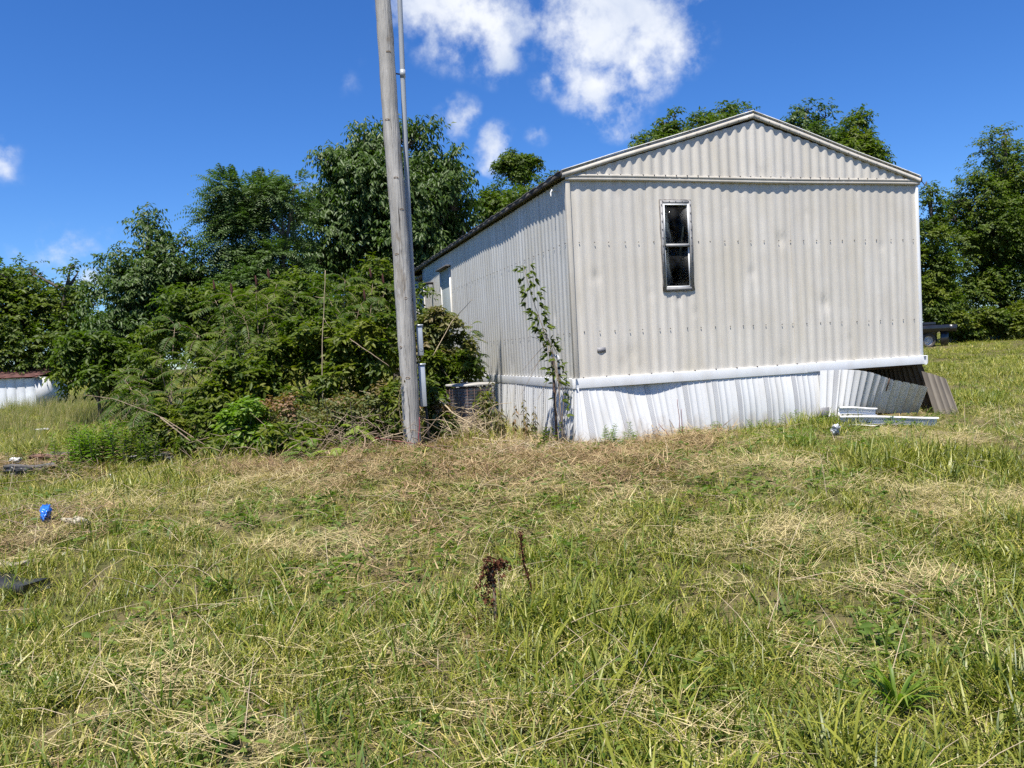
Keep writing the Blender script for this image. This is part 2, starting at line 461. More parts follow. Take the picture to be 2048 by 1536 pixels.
MT['pole'] = pmat('weathered_pole_wood', (.46, .44, .405), (.28, .265, .24), rough=.85, scale=(11, 11, .8), detail=10, lo=.34, hi=.66, bump=1.0, bscale=(55, 55, 2.4), spec=.2)
def checks(m):
    # long drying cracks and grey-brown blotches of old timber
    t = m.node_tree; L = t.links.new; b = t.nodes['Principled BSDF']; src = b.inputs['Base Color'].links[0].from_socket
    tc = nd(t, 'ShaderNodeTexCoord')
    for sc_, lo, hi, col in (((34, 34, 1.3), .60, .66, (.05, .042, .035)), ((6, 6, 2.6), .56, .70, (.20, .165, .125)), ((70, 70, 9), .66, .72, (.07, .06, .05))):
        mp = nd(t, 'ShaderNodeMapping'); mp.inputs['Scale'].default_value = sc_; L(tc.outputs['Object'], mp.inputs['Vector'])
        n = nd(t, 'ShaderNodeTexNoise'); n.inputs['Scale'].default_value = 1; n.inputs['Detail'].default_value = 6; n.inputs['Roughness'].default_value = .6; n.inputs['Distortion'].default_value = .3; L(mp.outputs[0], n.inputs['Vector'])
        mr = nd(t, 'ShaderNodeMapRange'); mr.inputs['From Min'].default_value = lo; mr.inputs['From Max'].default_value = hi; L(n.outputs['Fac'], mr.inputs['Value'])
        mx = nd(t, 'ShaderNodeMix', data_type='RGBA'); mx.inputs['B'].default_value = (*col, 1); L(mr.outputs[0], mx.inputs['Factor']); L(src, mx.inputs['A']); src = mx.outputs['Result']
    L(src, b.inputs['Base Color'])
checks(MT['pole'])
MT['conduit'] = pmat('grey_pvc', (.36, .38, .40), (.30, .32, .34), rough=.45, scale=(3, 3, .5))
MT['boxgrey'] = pmat('galvanised_box', (.46, .49, .52), (.38, .41, .44), rough=.4, metal=.25, scale=(4, 4, 2))
MT['bark'] = pmat('bark', (.11, .09, .07), (.06, .05, .04), rough=.9, scale=(12, 12, 3), bump=.5)
MT['stem'] = pmat('dead_stem', (.30, .23, .15), (.17, .12, .08), rough=.85, scale=(20, 20, 20))
MT['stem_pale'] = pmat('pale_dry_stem', (.48, .38, .24), (.32, .25, .16), rough=.8, scale=(20, 20, 20))
MT['cane'] = pmat('red_bramble_cane', (.22, .045, .05), (.14, .03, .03), rough=.5, scale=(20, 20, 20))

# foliage (base colours of the leaves)
MT['leaf_tree'] = leaf_mat('leaf_big_tree', (.030, .060, .010), (.076, .122, .025), (.11, .15, .045), .26, .46, .28)
MT['leaf_dark'] = leaf_mat('leaf_woods', (.032, .060, .007), (.088, .130, .014), (.16, .18, .02), .32, .5, .22)
MT['leaf_locust'] = leaf_mat('leaf_locust', (.045, .084, .020), (.095, .148, .040), (.12, .16, .05), .28, .5, .3)
MT['leaf_sumac'] = leaf_mat('leaf_sumac', (.021, .048, .006), (.080, .125, .013), (.17, .20, .02), .30, .5, .22)
MT['leaf_shrub'] = leaf_mat('leaf_shrub', (.023, .045, .005), (.098, .138, .013), (.19, .19, .02), .30, .5, .22)
MT['leaf_bright'] = leaf_mat('leaf_bright', (.070, .135, .014), (.155, .235, .030), (.24, .29, .04), .36, .45, .3)
MT['leaf_bramble'] = leaf_mat('leaf_bramble', (.060, .085, .022), (.13, .14, .035), (.20, .115, .055), .25, .55, .35)
MT['leaf_dead'] = leaf_mat('leaf_dead', (.065, .024, .012), (.13, .055, .025), (.09, .03, .016), .08, .8, .2)
MT['seed'] = pmat('sumac_seed_head', (.085, .022, .014), (.05, .014, .01), rough=.9, scale=(40, 40, 40), bump=.8)
MT['grass'] = leaf_mat('grass_blade', (.040, .074, .007), (.290, .285, .036), (.50, .41, .13), .18, .45, .45, inst=True)
MT['grass_wide'] = leaf_mat('wide_grass_blade', (.060, .112, .014), (.165, .210, .038), (.40, .36, .13), .30, .55, .28, inst=True)
MT['straw'] = leaf_mat('cut_straw', (.40, .32, .15), (.60, .50, .27), (.27, .165, .085), .18, .6, .3, inst=True)
MT['tallgrass'] = leaf_mat('tall_grass', (.13, .17, .045), (.24, .23, .09), (.42, .33, .17), .30, .55, .3, inst=True)

MT['litter'] = leaf_mat('rotting_cuttings', (.17, .10, .05), (.44, .33, .18), (.10, .06, .035), .12, .75, .2, inst=True)

def ground_mat():
    m = pmat('ground_thatch', (.13, .10, .052), (.075, .075, .028), rough=.95, scale=(1.6, 1.6, 1.6), detail=9, lo=.35, hi=.65, bump=.8, bscale=(30, 30, 30), spec=.1)
    return m
MT['ground'] = ground_mat()

# ------------------------------------------------------------------ ground
def sstep(a, b, x):
    t = np.clip((x - a) / (b - a), 0, 1)
    return t * t * (3 - 2 * t)

def gz(x, y):
    x = np.asarray(x, float); y = np.asarray(y, float)
    z = -0.42 * (1 - sstep(0.5, 8.0, y)) + 0.010 * np.clip(y - 15, 0, 60)
    amp = sstep(1.0, 3.0, np.hypot(x, y))
    z = z + amp * (.030 * np.sin(x * 1.3 + .6 * np.sin(y * .9)) * np.sin(y * 1.1 + 1.3) + .014 * np.sin(x * 3.1 + y * 2.3) + .010 * np.sin(5.7 * x - 4.1 * y))
    return z

def gnd(px, py):
    d = ray(px, py); z = 0.0
    for _ in range(30):
        t = (z - CAMZ) / d[2]; P = CAM + d * t; z = float(gz(P[0], P[1]))
    return np.array([P[0], P[1], z])

def build_ground():
    a = np.arange(-16, 22.01, .25)
    out = 22 * 1.16 ** np.arange(1, 40); out = out[out < 3500]
    neg = -16 * 1.16 ** np.arange(1, 40); neg = neg[neg > -3500]
    xs = np.concatenate([neg[::-1], a, out])
    b = np.arange(-3, 30.01, .25)
    outy = 30 * 1.16 ** np.arange(1, 40); outy = outy[outy < 3500]
    ys = np.concatenate([[-3000, -900, -250, -80, -30, -12, -6], b, outy])
    X, Y = np.meshgrid(xs, ys)
    G = np.stack([X, Y, gz(X, Y)], -1)
    o = MB().grid(G).build('ground', MT['ground'], smooth=True)
    tag(o, 'mown field of patchy green and straw coloured grass', 'ground', kind='structure')
build_ground()

# ------------------------------------------------------------------ mobile home
YAW = 0.2939
HA = np.array([0.734, 8.938, 0.0])
HM = Matrix.Translation(HA) @ Matrix.Rotation(YAW, 4, 'Z')
HMI = np.array(HM.inverted())
W, LEN = 4.88, 12.8
ZB, ZT, ZR = 0.745, 3.013, 3.735
PITCHW = 0.1284
home = empty('mobile_home', HA, YAW)
tag(home, 'long off-white corrugated metal mobile home with one gable window and buckled white skirting', 'mobile home')

def tohome(P):
    P = np.asarray(P, float)
    return P @ HMI[:3, :3].T + HMI[:3, 3]

def wave(s):
    c = np.cos(2 * math.pi * s / PITCHW)
    return np.tanh(1.5 * c) / math.tanh(1.5)

DENTS = [(.62, 2.83, .035, .05), (1.0, 1.70, .05, .06), (1.33, 1.60, .05, .09), (2.02, 2.68, .03, .045), (3.18, 2.62, .03, .05),
         (1.55, 1.45, .04, .07), (.72, 1.00, .09, .10), (.58, .88, .06, .06), (.80, .86, .05, .06), (2.75, .86, .05, .04),
         (3.75, 1.02, .05, .06), (2.35, 1.9, .06, .12), (4.3, 2.2, .05, .09), (3.4, 1.5, .08, .16), (2.8, 2.3, .07, .15), (.3, 1.9, .06, .12)]
SDENTS = [(.85, .80, .06, .08), (1.4, .85, .06, .08), (2.4, .9, .07, .1), (.6, 1.5, .06, .1), (3.1, .82, .05, .07), (4.0, 1.3, .08, .15)]

def sheet(name, s0, s1, z0, ztop, mp, mat, rows=24, dents=(), hole=None, amp=.0044, proud=0.0, parent=home, wob=.003):
    n = max(2, int(round((s1 - s0) / (PITCHW / 8))) + 1)
    s = np.linspace(s0, s1, n)
    zt = ztop(s) if callable(ztop) else np.full(n, ztop)
    v = np.linspace(0, 1, rows)
    S = np.tile(s, (rows, 1)); Z = z0 + (zt - z0)[None, :] * v[:, None]
    d = amp * wave(S) + amp + proud + wob * np.sin(S * 2.3 + Z * 1.7)
    for (a, b, r, h) in dents:
        e = np.exp(-((S - a) / r) ** 2 - ((Z - b) / (r * 1.1)) ** 2)
        d = d - .07 * h * e * (1 + .6 * np.sin(S * 90 + b * 7) * np.sin(Z * 70))
    G = mp(S, d, Z)
    mb = MB(); 
    if hole is None:
        mb.grid(G)
    else:
        idx = np.arange(rows * n).reshape(rows, n)
        Q = np.stack([idx[:-1, :-1], idx[:-1, 1:], idx[1:, 1:], idx[1:, :-1]], -1).reshape(-1, 4)
        cs = (S[:-1, :-1] + S[1:, 1:]).ravel() / 2; cz = (Z[:-1, :-1] + Z[1:, 1:]).ravel() / 2
        keep = ~((cs > hole[0]) & (cs < hole[1]) & (cz > hole[2]) & (cz < hole[3]))
        mb.add(G.reshape(-1, 3), Q[keep])
    return mb.build(name, mat, parent, smooth=True)

front = lambda S, d, Z: np.stack([S, -d, Z], -1)
leftw = lambda S, d, Z: np.stack([-d, S, Z], -1)
rightw = lambda S, d, Z: np.stack([W + d, S, Z], -1)
backw = lambda S, d, Z: np.stack([S, LEN + d, Z], -1)

def build_home():
    h = home
    WIN = (1.165, 1.525, 1.735, 2.745)
    # gable wall sheets, each lapping the next
    nsh = 5; w = W / nsh
    for i in range(nsh):
        s0, s1 = i * w, (i + 1) * w + (.02 if i < nsh - 1 else 0)
        sheet('siding_sheet', s0, s1, ZB - .02, ZT, front, MT['siding'], rows=60, dents=DENTS, hole=WIN if i == 1 else None, proud=.005 * (i % 2))
    ztri = lambda s: ZT + .02 + np.maximum(.012, (ZR - ZT - .02) * (1 - np.abs(s - W / 2) / (W / 2)))
    for s0, s1 in ((.02, W / 2), (W / 2, W - .02)):
        sheet('gable_sheet', s0, s1, ZT - .01, ztri, front, MT['siding'], rows=14, dents=[(2.55, 3.1, .06, .09), (2.9, 3.12, .05, .05), (3.4, 3.1, .06, .05)], amp=.0085, proud=.012)
    # long left wall, with a door and a recessed porch opening
    DOOR = (6.15, 6.95, .80, 2.74)
    ls = np.concatenate([np.arange(0, 8.9, .975), [8.91]])
    for i in range(len(ls) - 1):
        a, b = ls[i], ls[i + 1]
        if b - a < .2: continue
        sheet('siding_sheet', a, b + (.015 if i < len(ls) - 2 else 0), ZB - .02, ZT, leftw, MT['siding_side'], rows=32, dents=SDENTS, hole=DOOR if a < 6.95 and b > 6.15 else None, proud=.003 * (i % 2))
    for a, b in ((10.2, 11.5), (11.5, LEN)):
        sheet('siding_sheet', a, b, ZB - .02, ZT, leftw, MT['siding_side'], rows=8)
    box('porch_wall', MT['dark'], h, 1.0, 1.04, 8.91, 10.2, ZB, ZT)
    box('porch_wall', MT['siding_side'], h, 0, 1.0, 8.90, 8.93, ZB, ZT)
    box('porch_wall', MT['siding_side'], h, 0, 1.0, 10.18, 10.21, ZB, ZT)
    for k in range(7):
        box('porch_baluster', MT['white'], h, -.03, .0, 9.0 + k * .17, 9.04 + k * .17, ZB, 1.65)
    box('porch_rail', MT['white'], h, -.045, .012, 8.95, 10.15, 1.65, 1.70)
    # other walls
    ys = np.linspace(0, LEN, 9)
    for a, b in zip(ys[:-1], ys[1:]):
        sheet('siding_sheet', a, b, ZB - .02, ZT, rightw, MT['siding_side'], rows=3)
    xs = np.linspace(0, W, 4)
    for a, b in zip(xs[:-1], xs[1:]):
        sheet('siding_sheet', a, b, ZB - .02, ZT, backw, MT['siding'], rows=3)
    sheet('gable_sheet', .02, W - .02, ZT - .01, ztri, backw, MT['siding'], rows=3)
    # floor and interior
    box('floor_deck', MT['interior'], h, .03, W - .03, .03, LEN - .03, ZB - .06, ZB)
    box('interior_wall', MT['interior'], h, .04, W - .04, 3.0, 3.05, ZB, ZT)
    box('ceiling_panel', MT['interior'], h, .03, W - .03, .03, LEN - .03, ZT - .12, ZT - .1)
    for x in (1.2, 3.7):
        box('chassis_beam', MT['steel'], h, x - .05, x + .05, .1, LEN - .1, .40, ZB - .06)
    for k in range(8):
        box('floor_joist', MT['steel'], h, .1, W - .06, .25 + k * 1.5, .31 + k * 1.5, ZB - .14, ZB - .061)
    for x, y in ((1.2, .7), (3.7, .7), (3.7, 3), (1.2, 3), (4.4, 1.6)):
        box('support_pier', MT['interior'], h, x - .1, x + .1, y - .2, y + .2, -.05, .40)
    # corner trims
    for (x, y, sx) in ((0, 0, -1), (W, 0, 1)):
        xa, xb = sorted((x + sx * (.024 if sx < 0 else .012), x - sx * .028))
        box('corner_trim', MT['trim_aged'] if sx < 0 else MT['white'], h, xa, xb, -.027, .03, ZB - .018, ZT - .03, bevel=.004)
    # ledge band under the gable triangle: three folds of sheet metal
    b = MB()
    prof = [(-.018, ZT + .045), (-.036, ZT + .040), (-.037, ZT + .014), (-.029, ZT + .008), (-.038, ZT - .006), (-.037, ZT - .030), (-.018, ZT - .033)]
    xs = np.linspace(-.03, W + .03, 40)
    G = np.array([[(x, p[0] - .003 * math.sin(x * 3.1), p[1] + .004 * math.sin(x * 1.7)) for x in xs] for p in prof])
    b.grid(G); b.build('ledge_trim', MT['trim_aged'], h)
    # roof: two slopes
    zr_out = ZR + .10
    for sx in (-1, 1):
        xe = -.075 if sx < 0 else W + .035
        ze = ZT + .075 - .11 * (zr_out - ZT - .075) / (W / 2)
        ze = ZT + .045
        xm = W / 2
        def slope(x0, dz): return [x0, dz]
        mb = MB()
        for (dz0, dz1) in ((0, .03),):
            V = []
            for y in (-.030, LEN + .07):
                V += [(xe, y, ze + dz0), (xm, y, zr_out + dz0 - .03), (xm, y, zr_out + dz1 - .03), (xe, y, ze + dz1)]
            mb.add(V, [[0, 1, 2, 3], [4, 7, 6, 5], [0, 4, 5, 1], [3, 2, 6, 7], [0, 3, 7, 4], [1, 5, 6, 2]])
        r = mb.build('roof_slope', MT['roof'], h)
        # rake trim along the gable edge, in a lower and an upper strip
        def strip(name, y0, y1, d0, d1, mat, par):
            m = MB(); V = []
            n = 14
            for k in range(n):
                t = k / (n - 1); x = xe + (xm - xe) * t; z = ze + (zr_out - .03 - ze) * t + .004 * math.sin(9 * t + sx)
                V.append([(x, y0, z + d0), (x, y1, z + d0), (x, y1, z + d1), (x, y0, z + d1)])
            V = np.array(V)
            idx = np.arange(n * 4).reshape(n, 4)
            Q = []
            for k in range(n - 1):
                for j in range(4):
                    Q.append([idx[k, j], idx[k, (j + 1) % 4], idx[k + 1, (j + 1) % 4], idx[k + 1, j]])
            Q.append(idx[0]); Q.append(idx[-1][::-1])
            m.add(V.reshape(-1, 3), Q)
            return m.build(name, mat, par)
        strip('rake_trim', -.048, -.0315, -.048, .004, MT['trim_aged'], h)
        strip('roof_edge', -.052, -.01, .031, .043, MT['roof_edge'], r)
        mbf = MB().box(xe - .012 if sx < 0 else xe, xe if sx < 0 else xe + .012, -.06, LEN + .05, ze - .035, ze + .026)
        mbf.build('eave_fascia', MT['fascia'], h)
    # lumpy old sealant along the left eave edge
    P = np.array([(-.085, y, ZT + .068 + .005 * math.sin(7 * y) + .003 * math.sin(23 * y)) for y in np.linspace(-.06, LEN, 200)])
    MB().tube(P, .009 + .004 * np.sin(np.arange(200) * 1.3), 6).build('eave_edge_bead', MT['fascia'], h)
    # gable window
    x0, x1, z0, z1 = 1.145, 1.545, 1.712, 2.768
    wn = MB()
    yo, yi = -.030, -.004
    for (a, b_, c, d) in ((x0, x0 + .034, z0, z1), (x1 - .034, x1, z0, z1), (x0 + .034, x1 - .034, z0, z0 + .04), (x0 + .034, x1 - .034, z1 - .04, z1)):
        wn.box(a, b_, yo, yi, c, d)
    win = wn.build('window', MT['alu'], h)
    cs = MB()
    pts = [(x0 - .004, z0), (x0 - .004, z1 + .006), (x1 + .004, z1 + .006), (x1 + .004, z0), (x0, z0 - .004)]
    for (a, b_) in zip(pts[:-1], pts[1:]):
        a = np.array(a); b_ = np.array(b_); n = 14
        P = np.array([[*(a + (b_ - a) * t)] for t in np.linspace(0, 1, n)])
        P3 = np.stack([P[:, 0] + rng.normal(0, .002, n), np.full(n, -.020), P[:, 1] + rng.normal(0, .002, n)], 1)
        cs.tube(P3, np.abs(rng.normal(.006, .0025, n)) + .002, 5)
    cs.build('caulk_bead', MT['caulk'], win)
    def sash(zl, zh, y):
        m = MB(); t = .015
        a, b_ = x0 + .035, x1 - .035
        m.box(a, a + t, y - .02, y, zl, zh).box(b_ - t, b_, y - .02, y, zl, zh)
        m.box(a + t, b_ - t, y - .02, y, zl, zl + t).box(a + t, b_ - t, y - .02, y, zh - t, zh)
        o = m.build('sash', MT['sash'], win)
        MB().box(a + t - .002, b_ - t + .002, y - .011, y - .009, zl + t - .002, zh - t + .002).build('pane', MT['glass'], win)
    zm = (z0 + z1) / 2 + .005
    sash(zm, z1 - .041, -.012)
    sash(z0 + .041, zm + .022, .008)
    MB().box(x0 + .047, x1 - .047, -.040, -.033, zm - .018, zm + .012).build('meeting_rail', MT['alu'], win)
    ij = MB().box(x1 - .075, x1 - .06, .05, .26, z0, z1).box(x0 + .04, x0 + .055, .05, .16, z0, z1)
    ij.build('inner_jamb', MT['interior'], win)
    sc = MB()
    for z in np.linspace(z0 + .05, z1 - .05, 11):
        for x in (x0 + .012, x1 - .012): sc.tube([(x, -.029, z), (x, -.037, z)], .0055, 6)
    for x in np.linspace(x0 + .03, x1 - .03, 5):
        for z in (z0 + .012, z1 - .012): sc.tube([(x, -.029, z), (x, -.037, z)], .0055, 6)
    tag(sc.build('window_screws', MT['screw'], win), kind='stuff')
    # screws in rows
    sc = MB()
    for zrow, dz in ((2.292, -.012), (1.282, -.04)):
        for k in range(26):
            x = .11 + k * .1875 + rng.normal(0, .018)
            if x0 - .03 < x < x1 + .03 and z0 < zrow < z1: continue
            if x < W: sc.tube([(x, -.012, zrow + dz * x / W), (x, -.0205, zrow + dz * x / W)], .0058, 6)
    for k in range(34):
        x = .08 + k * .143
        sc.tube([(x, -.03, ZT + .046), (x, -.041, ZT + .044)], .006, 6)
        if k % 2 == 0: sc.tube([(x, -.012, ZB + .014), (x, -.030, ZB + .014)], .007, 6)
        t = min(x, W - x) / (W / 2); zz = ZT + .045 + (ZR + .07 - ZT - .045) * t
        sc.tube([(x, -.04, zz - .02), (x, -.0525, zz - .02)], .006, 6)
    for zrow in (2.30, 1.27):
        for k in range(46):
            y = .1 + k * .19
            if y < 8.9 and not 6.1 < y < 7.0: sc.tube([(-.010, y, zrow), (-.020, y, zrow)], .0055, 6)
    for k in range(60):
        y = .05 + k * .15
        if y < 8.9: sc.tube([(-.012, y, ZB + .012), (-.028, y, ZB + .012)], .006, 6)
    tag(sc.build('siding_screws', MT['screw'], h), kind='stuff')
    # small tag, camera hook, door, porch lamp
    MB().box(.268, .376, -.0128, -.0100, 1.034, 1.092).build('tag_plate', MT['plate'], h)
    hk = MB().tube([(-.02, .30, 2.93), (-.07, .30, 2.94), (-.085, .30, 2.91), (-.085, .30, 2.87)], .013, 7)
    hk.build('wall_hook', MT['white'], h)
    d = box('side_door', MT['door'], h, -.012, .02, 6.17, 6.93, .82, 2.72, bevel=.004)
    MB().box(-.03, -.0125, 6.28, 6.32, 1.60, 1.66).tube([(-.03, 6.30, 1.63), (-.07, 6.30, 1.63)], .022, 8).build('door_knob', MT['alu'], d)
    fr = MB().box(-.028, 0, 6.12, 6.168, .80, 2.76).box(-.028, 0, 6.932, 6.98, .80, 2.76)
    fr.build('door_frame', MT['siding_side'], h)
    MB().box(-.10, -.002, 6.05, 7.02, 2.745, 2.775).build('door_drip_cap', MT['fascia'], h)
    lm = MB().box(-.20, -.005, 7.72, 7.84, 2.58, 2.62).build('porch_lamp', MT['dark'], h)
    MB().tube([(-.14, 7.78, 2.58), (-.14, 7.78, 2.54), (-.14, 7.78, 2.50), (-.14, 7.78, 2.47)], [.03, .045, .045, .02], 8).build('lamp_glass', MT['sash'], lm)

build_home()

# skirting -----------------------------------------------------------------
def skirt_trim(name, P0, P1, outward, zt, zb, mat=None, sag=0.0, wavy=.004, twist=0.0):
    """a bent vinyl top rail from P0 to P1 in home coordinates"""
    P0 = np.array(P0, float); P1 = np.array(P1, float); o = np.array(outward, float)
    n = 24; rows = []
    prof = [(.0, zt + .001), (.028, zt), (.0285, zt - .002), (.0300, zb + .002), (.0295, zb), (.006, zb - .001)]
    for q, (d, z) in enumerate(prof):
        r = []
        for k in range(n):
            t = k / (n - 1); P = P0 + (P1 - P0) * t
            dd = d + wavy * .7 * math.sin(7 * t) * (q > 0)
            zz = z - sag * math.sin(math.pi * t) + twist * t
            r.append((P[0] + o[0] * dd, P[1] + o[1] * dd, zz))
        rows.append(r)
    return MB().grid(rows).build(name, mat or MT['white'], home)

skirt_trim('skirt_rail', (-.062, -.002), (3.16, -.002), (0, -1), .752, .640, wavy=.005)
skirt_trim('skirt_rail', (3.08, -.006), (4.95, -.006), (0, -1), .758, .648, wavy=.003, twist=.004)
skirt_trim('skirt_rail', (-.002, -.058), (-.002, 3.70), (-1, 0), .752, .640)
skirt_trim('skirt_rail', (-.002, 3.72), (-.002, 8.9), (-1, 0), .745, .635)
skirt_trim('skirt_rail', (W + .002, -.055), (W + .002, 3.6), (1, 0), .755, .645)

BOARD = .0795
def skirt_panel(s0, nb, mp, vent=2, mat=None, zt=.66, zb=-.10, rows=9, thick=True):
    """one ribbed vinyl panel of nb boards; mp(s, d, z) -> point"""
    prof = [(0, 0), (.068, .001), (.0705, .0065), (.0765, .0065), (.0795, 0)]
    s = []; d = []
    for b in range(nb):
        for (a, e) in prof[:-1] if b < nb - 1 else prof:
            s.append(s0 + b * BOARD + a); d.append(e)
    z = np.linspace(zb, zt, rows)
    S = np.tile(s, (rows, 1)); D = np.tile(d, (rows, 1)); Z = np.tile(z[:, None], (1, len(s)))
    p = MB().grid(mp(S, D, Z)).build('skirt_panel', mat or MT['skirt'], home)
    if vent is not None and vent < nb:
        a = s0 + vent * BOARD + .004
        sv = np.array([a, a + .055]); Sv = np.tile(sv, (rows, 1)); Zv = np.tile(z[:, None], (1, 2))
        MB().grid(mp(Sv, np.full_like(Sv, .004), Zv)).build('vent_strip', MT['vent'], p)
    return p

def bulge(s, z):
    t = np.clip((.66 - z) / .66, 0, 1)
    b = .028 + .09 * t * np.exp(-((s - .1) / .8) ** 2) + .05 * t
    b = b + .03 * np.sin(math.pi * np.clip(t, 0, 1)) * np.exp(-((s - 2.6) / .9) ** 2)
    b = b - .055 * np.exp(-((s - .85) / .35) ** 2) * (1 - t) + .008 * np.sin(5 * s) * t
    return b

def gable_map(S, D, Z):
    lean = .20 * np.clip(S / .35, 0, 1) * np.exp(-np.clip(S - .0, 0, 9) / 1.1) * (.66 - Z)
    return np.stack([S + lean, -(bulge(S, Z) - .02) - D, Z], -1)

def side_map(S, D, Z):
    t = np.clip((.66 - Z) / .66, 0, 1)
    return np.stack([-(.02 + .06 * t + .015 * np.sin(3.3 * S) * t) - D, S, Z], -1)

s = -.02; k = 0
while s < 3.40:
    skirt_panel(s, 5, gable_map, vent=(1, 1, 1, 2, 2)[k % 5], zt=.665)
    s += 5 * BOARD; k += 1
S_END = s
s = 0.0
while s < 8.8:
    skirt_panel(s, 5, side_map, vent=3, rows=5)
    s += 5 * BOARD

def edge_panel(name, top, bot, nb, mat, vents=(), parent=home, ribs=.020, rows=7, side=1.0):
    """a loose panel strung between a top and a bottom edge given as 3D polylines (home coordinates)"""
    top = np.array(top, float); bot = np.array(bot, float)
    def samp(P, t):
        L = np.concatenate([[0], np.cumsum(np.linalg.norm(np.diff(P, axis=0), axis=1))]); L /= L[-1]
        return np.stack([np.interp(t, L, P[:, i]) for i in range(3)], -1)
    prof = [(0, 0), (.78, 0), (.84, 1), (.94, 1), (1.0, 0)]
    t = []; d = []
    for b in range(nb):
        for (a, e) in prof[:-1] if b < nb - 1 else prof:
            t.append((b + a) / nb); d.append(e * ribs)
    t = np.array(t); d = np.array(d)
    A = samp(top, t); B = samp(bot, t)
    n0 = nrm(np.cross(np.gradient(B, axis=0), A - B)) * side
    v = np.linspace(0, 1, rows)
    G = B[None] + (A - B)[None] * v[:, None, None] + n0[None] * d[None, :, None]
    o = MB().grid(G).build(name, mat, parent)
    for b in vents:
        tt = np.array([(b + .06) / nb, (b + .74) / nb])
        A2 = samp(top, tt); B2 = samp(bot, tt); nn = nrm(np.cross(B2[1] - B2[0], A2[0] - B2[0])) * side
        G2 = B2[None] + (A2 - B2)[None] * v[:, None, None] + nn * .003
        MB().grid(G2).build('vent_strip', MT['vent'], o)
    return o

def hp(px, py, Y): return tohome(at(px, py, Y))
# the last panels have come away at the right: first run still upright, then curling out to the front
edge_panel('skirt_panel', [hp(1640, 741, 9.77), hp(1690, 739, 9.80), hp(1715, 740, 9.66), hp(1745, 745, 9.50), hp(1778, 757, 9.34)],
           [hp(1640, 836, 9.72), hp(1690, 832, 9.76), hp(1712, 830, 9.76), hp(1735, 828, 9.72), hp(1752, 826, 9.66)], 10, MT['skirt'], vents=(2,), side=1)
edge_panel('skirt_panel', [hp(1773, 757, 9.32), hp(1800, 762, 9.24), hp(1830, 768, 9.18), hp(1856, 774, 9.14)],
           [hp(1752, 826, 9.62), hp(1780, 826, 9.56), hp(1808, 826, 9.50), hp(1836, 824, 9.46)], 5, MT['skirt'], side=1)
# right-hand skirt hanging outwards: its inner face shows, brown shade put into the colour
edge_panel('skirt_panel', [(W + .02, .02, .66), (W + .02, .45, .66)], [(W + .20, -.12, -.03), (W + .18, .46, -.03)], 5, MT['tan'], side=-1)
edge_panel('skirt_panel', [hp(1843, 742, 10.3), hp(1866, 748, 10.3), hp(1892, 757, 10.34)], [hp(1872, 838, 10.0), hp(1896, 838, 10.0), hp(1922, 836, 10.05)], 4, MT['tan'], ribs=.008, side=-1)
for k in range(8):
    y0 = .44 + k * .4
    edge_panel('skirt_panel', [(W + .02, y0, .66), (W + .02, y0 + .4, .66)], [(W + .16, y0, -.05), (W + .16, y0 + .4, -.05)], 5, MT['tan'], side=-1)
edge_panel('skirt_corner', [(-.030, .012, .66), (-.030, -.030, .66), (.012, -.030, .66)], [(-.088, .012, -.1), (-.10, -.15, -.1), (.012, -.152, -.1)], 3, MT['skirt'], ribs=.004, side=1)
st = np.array([hp(1779, 757, 9.30), hp(1772, 782, 9.38)])
MB().tube(st, .008, 6).build('bent_rod', MT['steel'], home)

# ------------------------------------------------------------------ loose trims and litter by the skirting
def channel(name, A, B, label, group, h=.075, d=.05, mat=None, bend=0.0, flip=1, cat='trim strip'):
    """a C-shaped vinyl trim lying between world points A and B"""
    A = np.array(A); B = np.array(B)
    root = (A + B) / 2
    ax = nrm(B - A); up = np.array([0, 0, 1.0]); up = nrm(up - ax * (up @ ax)); out = np.cross(ax, up) * flip
    prof = [(d, h * .86), (d, h), (0, h), (0, h * .55), (.008, h * .5), (0, h * .45), (0, 0), (d, 0), (d, h * .14)]
    n = 16
    G = [[A - root + (B - A) * t + out * (p[0] + bend * math.sin(math.pi * t)) + up * p[1] + up * .006 * math.sin(5 * t) for t in np.linspace(0, 1, n)] for p in prof]
    o = MB().grid(G).build(name, mat or MT['white'])
    o.location = root
    return tag(o, label, cat, group)
G1 = 'loose white trims lying by the skirting'
def gat(px, py, Y, lift=0.0):
    P = at(px, py, Y); P[2] = gz(P[0], P[1]) + lift; return P
channel('skirt_trim', gat(1676, 822, 9.10, .02), gat(1872, 815, 8.98, .03), 'longest loose white trim lying along the ground under the curled skirting', G1, h=.10, d=.06, flip=1)
channel('skirt_trim', gat(1676, 812, 9.14, .135), gat(1750, 812, 9.12, .137), 'short white trim stacked on top of the longer trim by the skirting', G1, h=.085, d=.05, flip=1)
channel('skirt_trim', gat(1680, 842, 9.00, .0), gat(1760, 840, 8.92, .0), 'half buried white trim in the grass in front of the stacked trims', G1, h=.03, d=.06, flip=1)
pl = MB().box(-.075, .075, -.004, .004, 0, .19).build('metal_scrap', MT['plate'])
P = gat(1645, 842, 9.45); pl.location = P; pl.rotation_euler = (.18, 0, YAW)
tag(pl, 'small square grey metal scrap leaning on the white skirting', 'scrap metal')

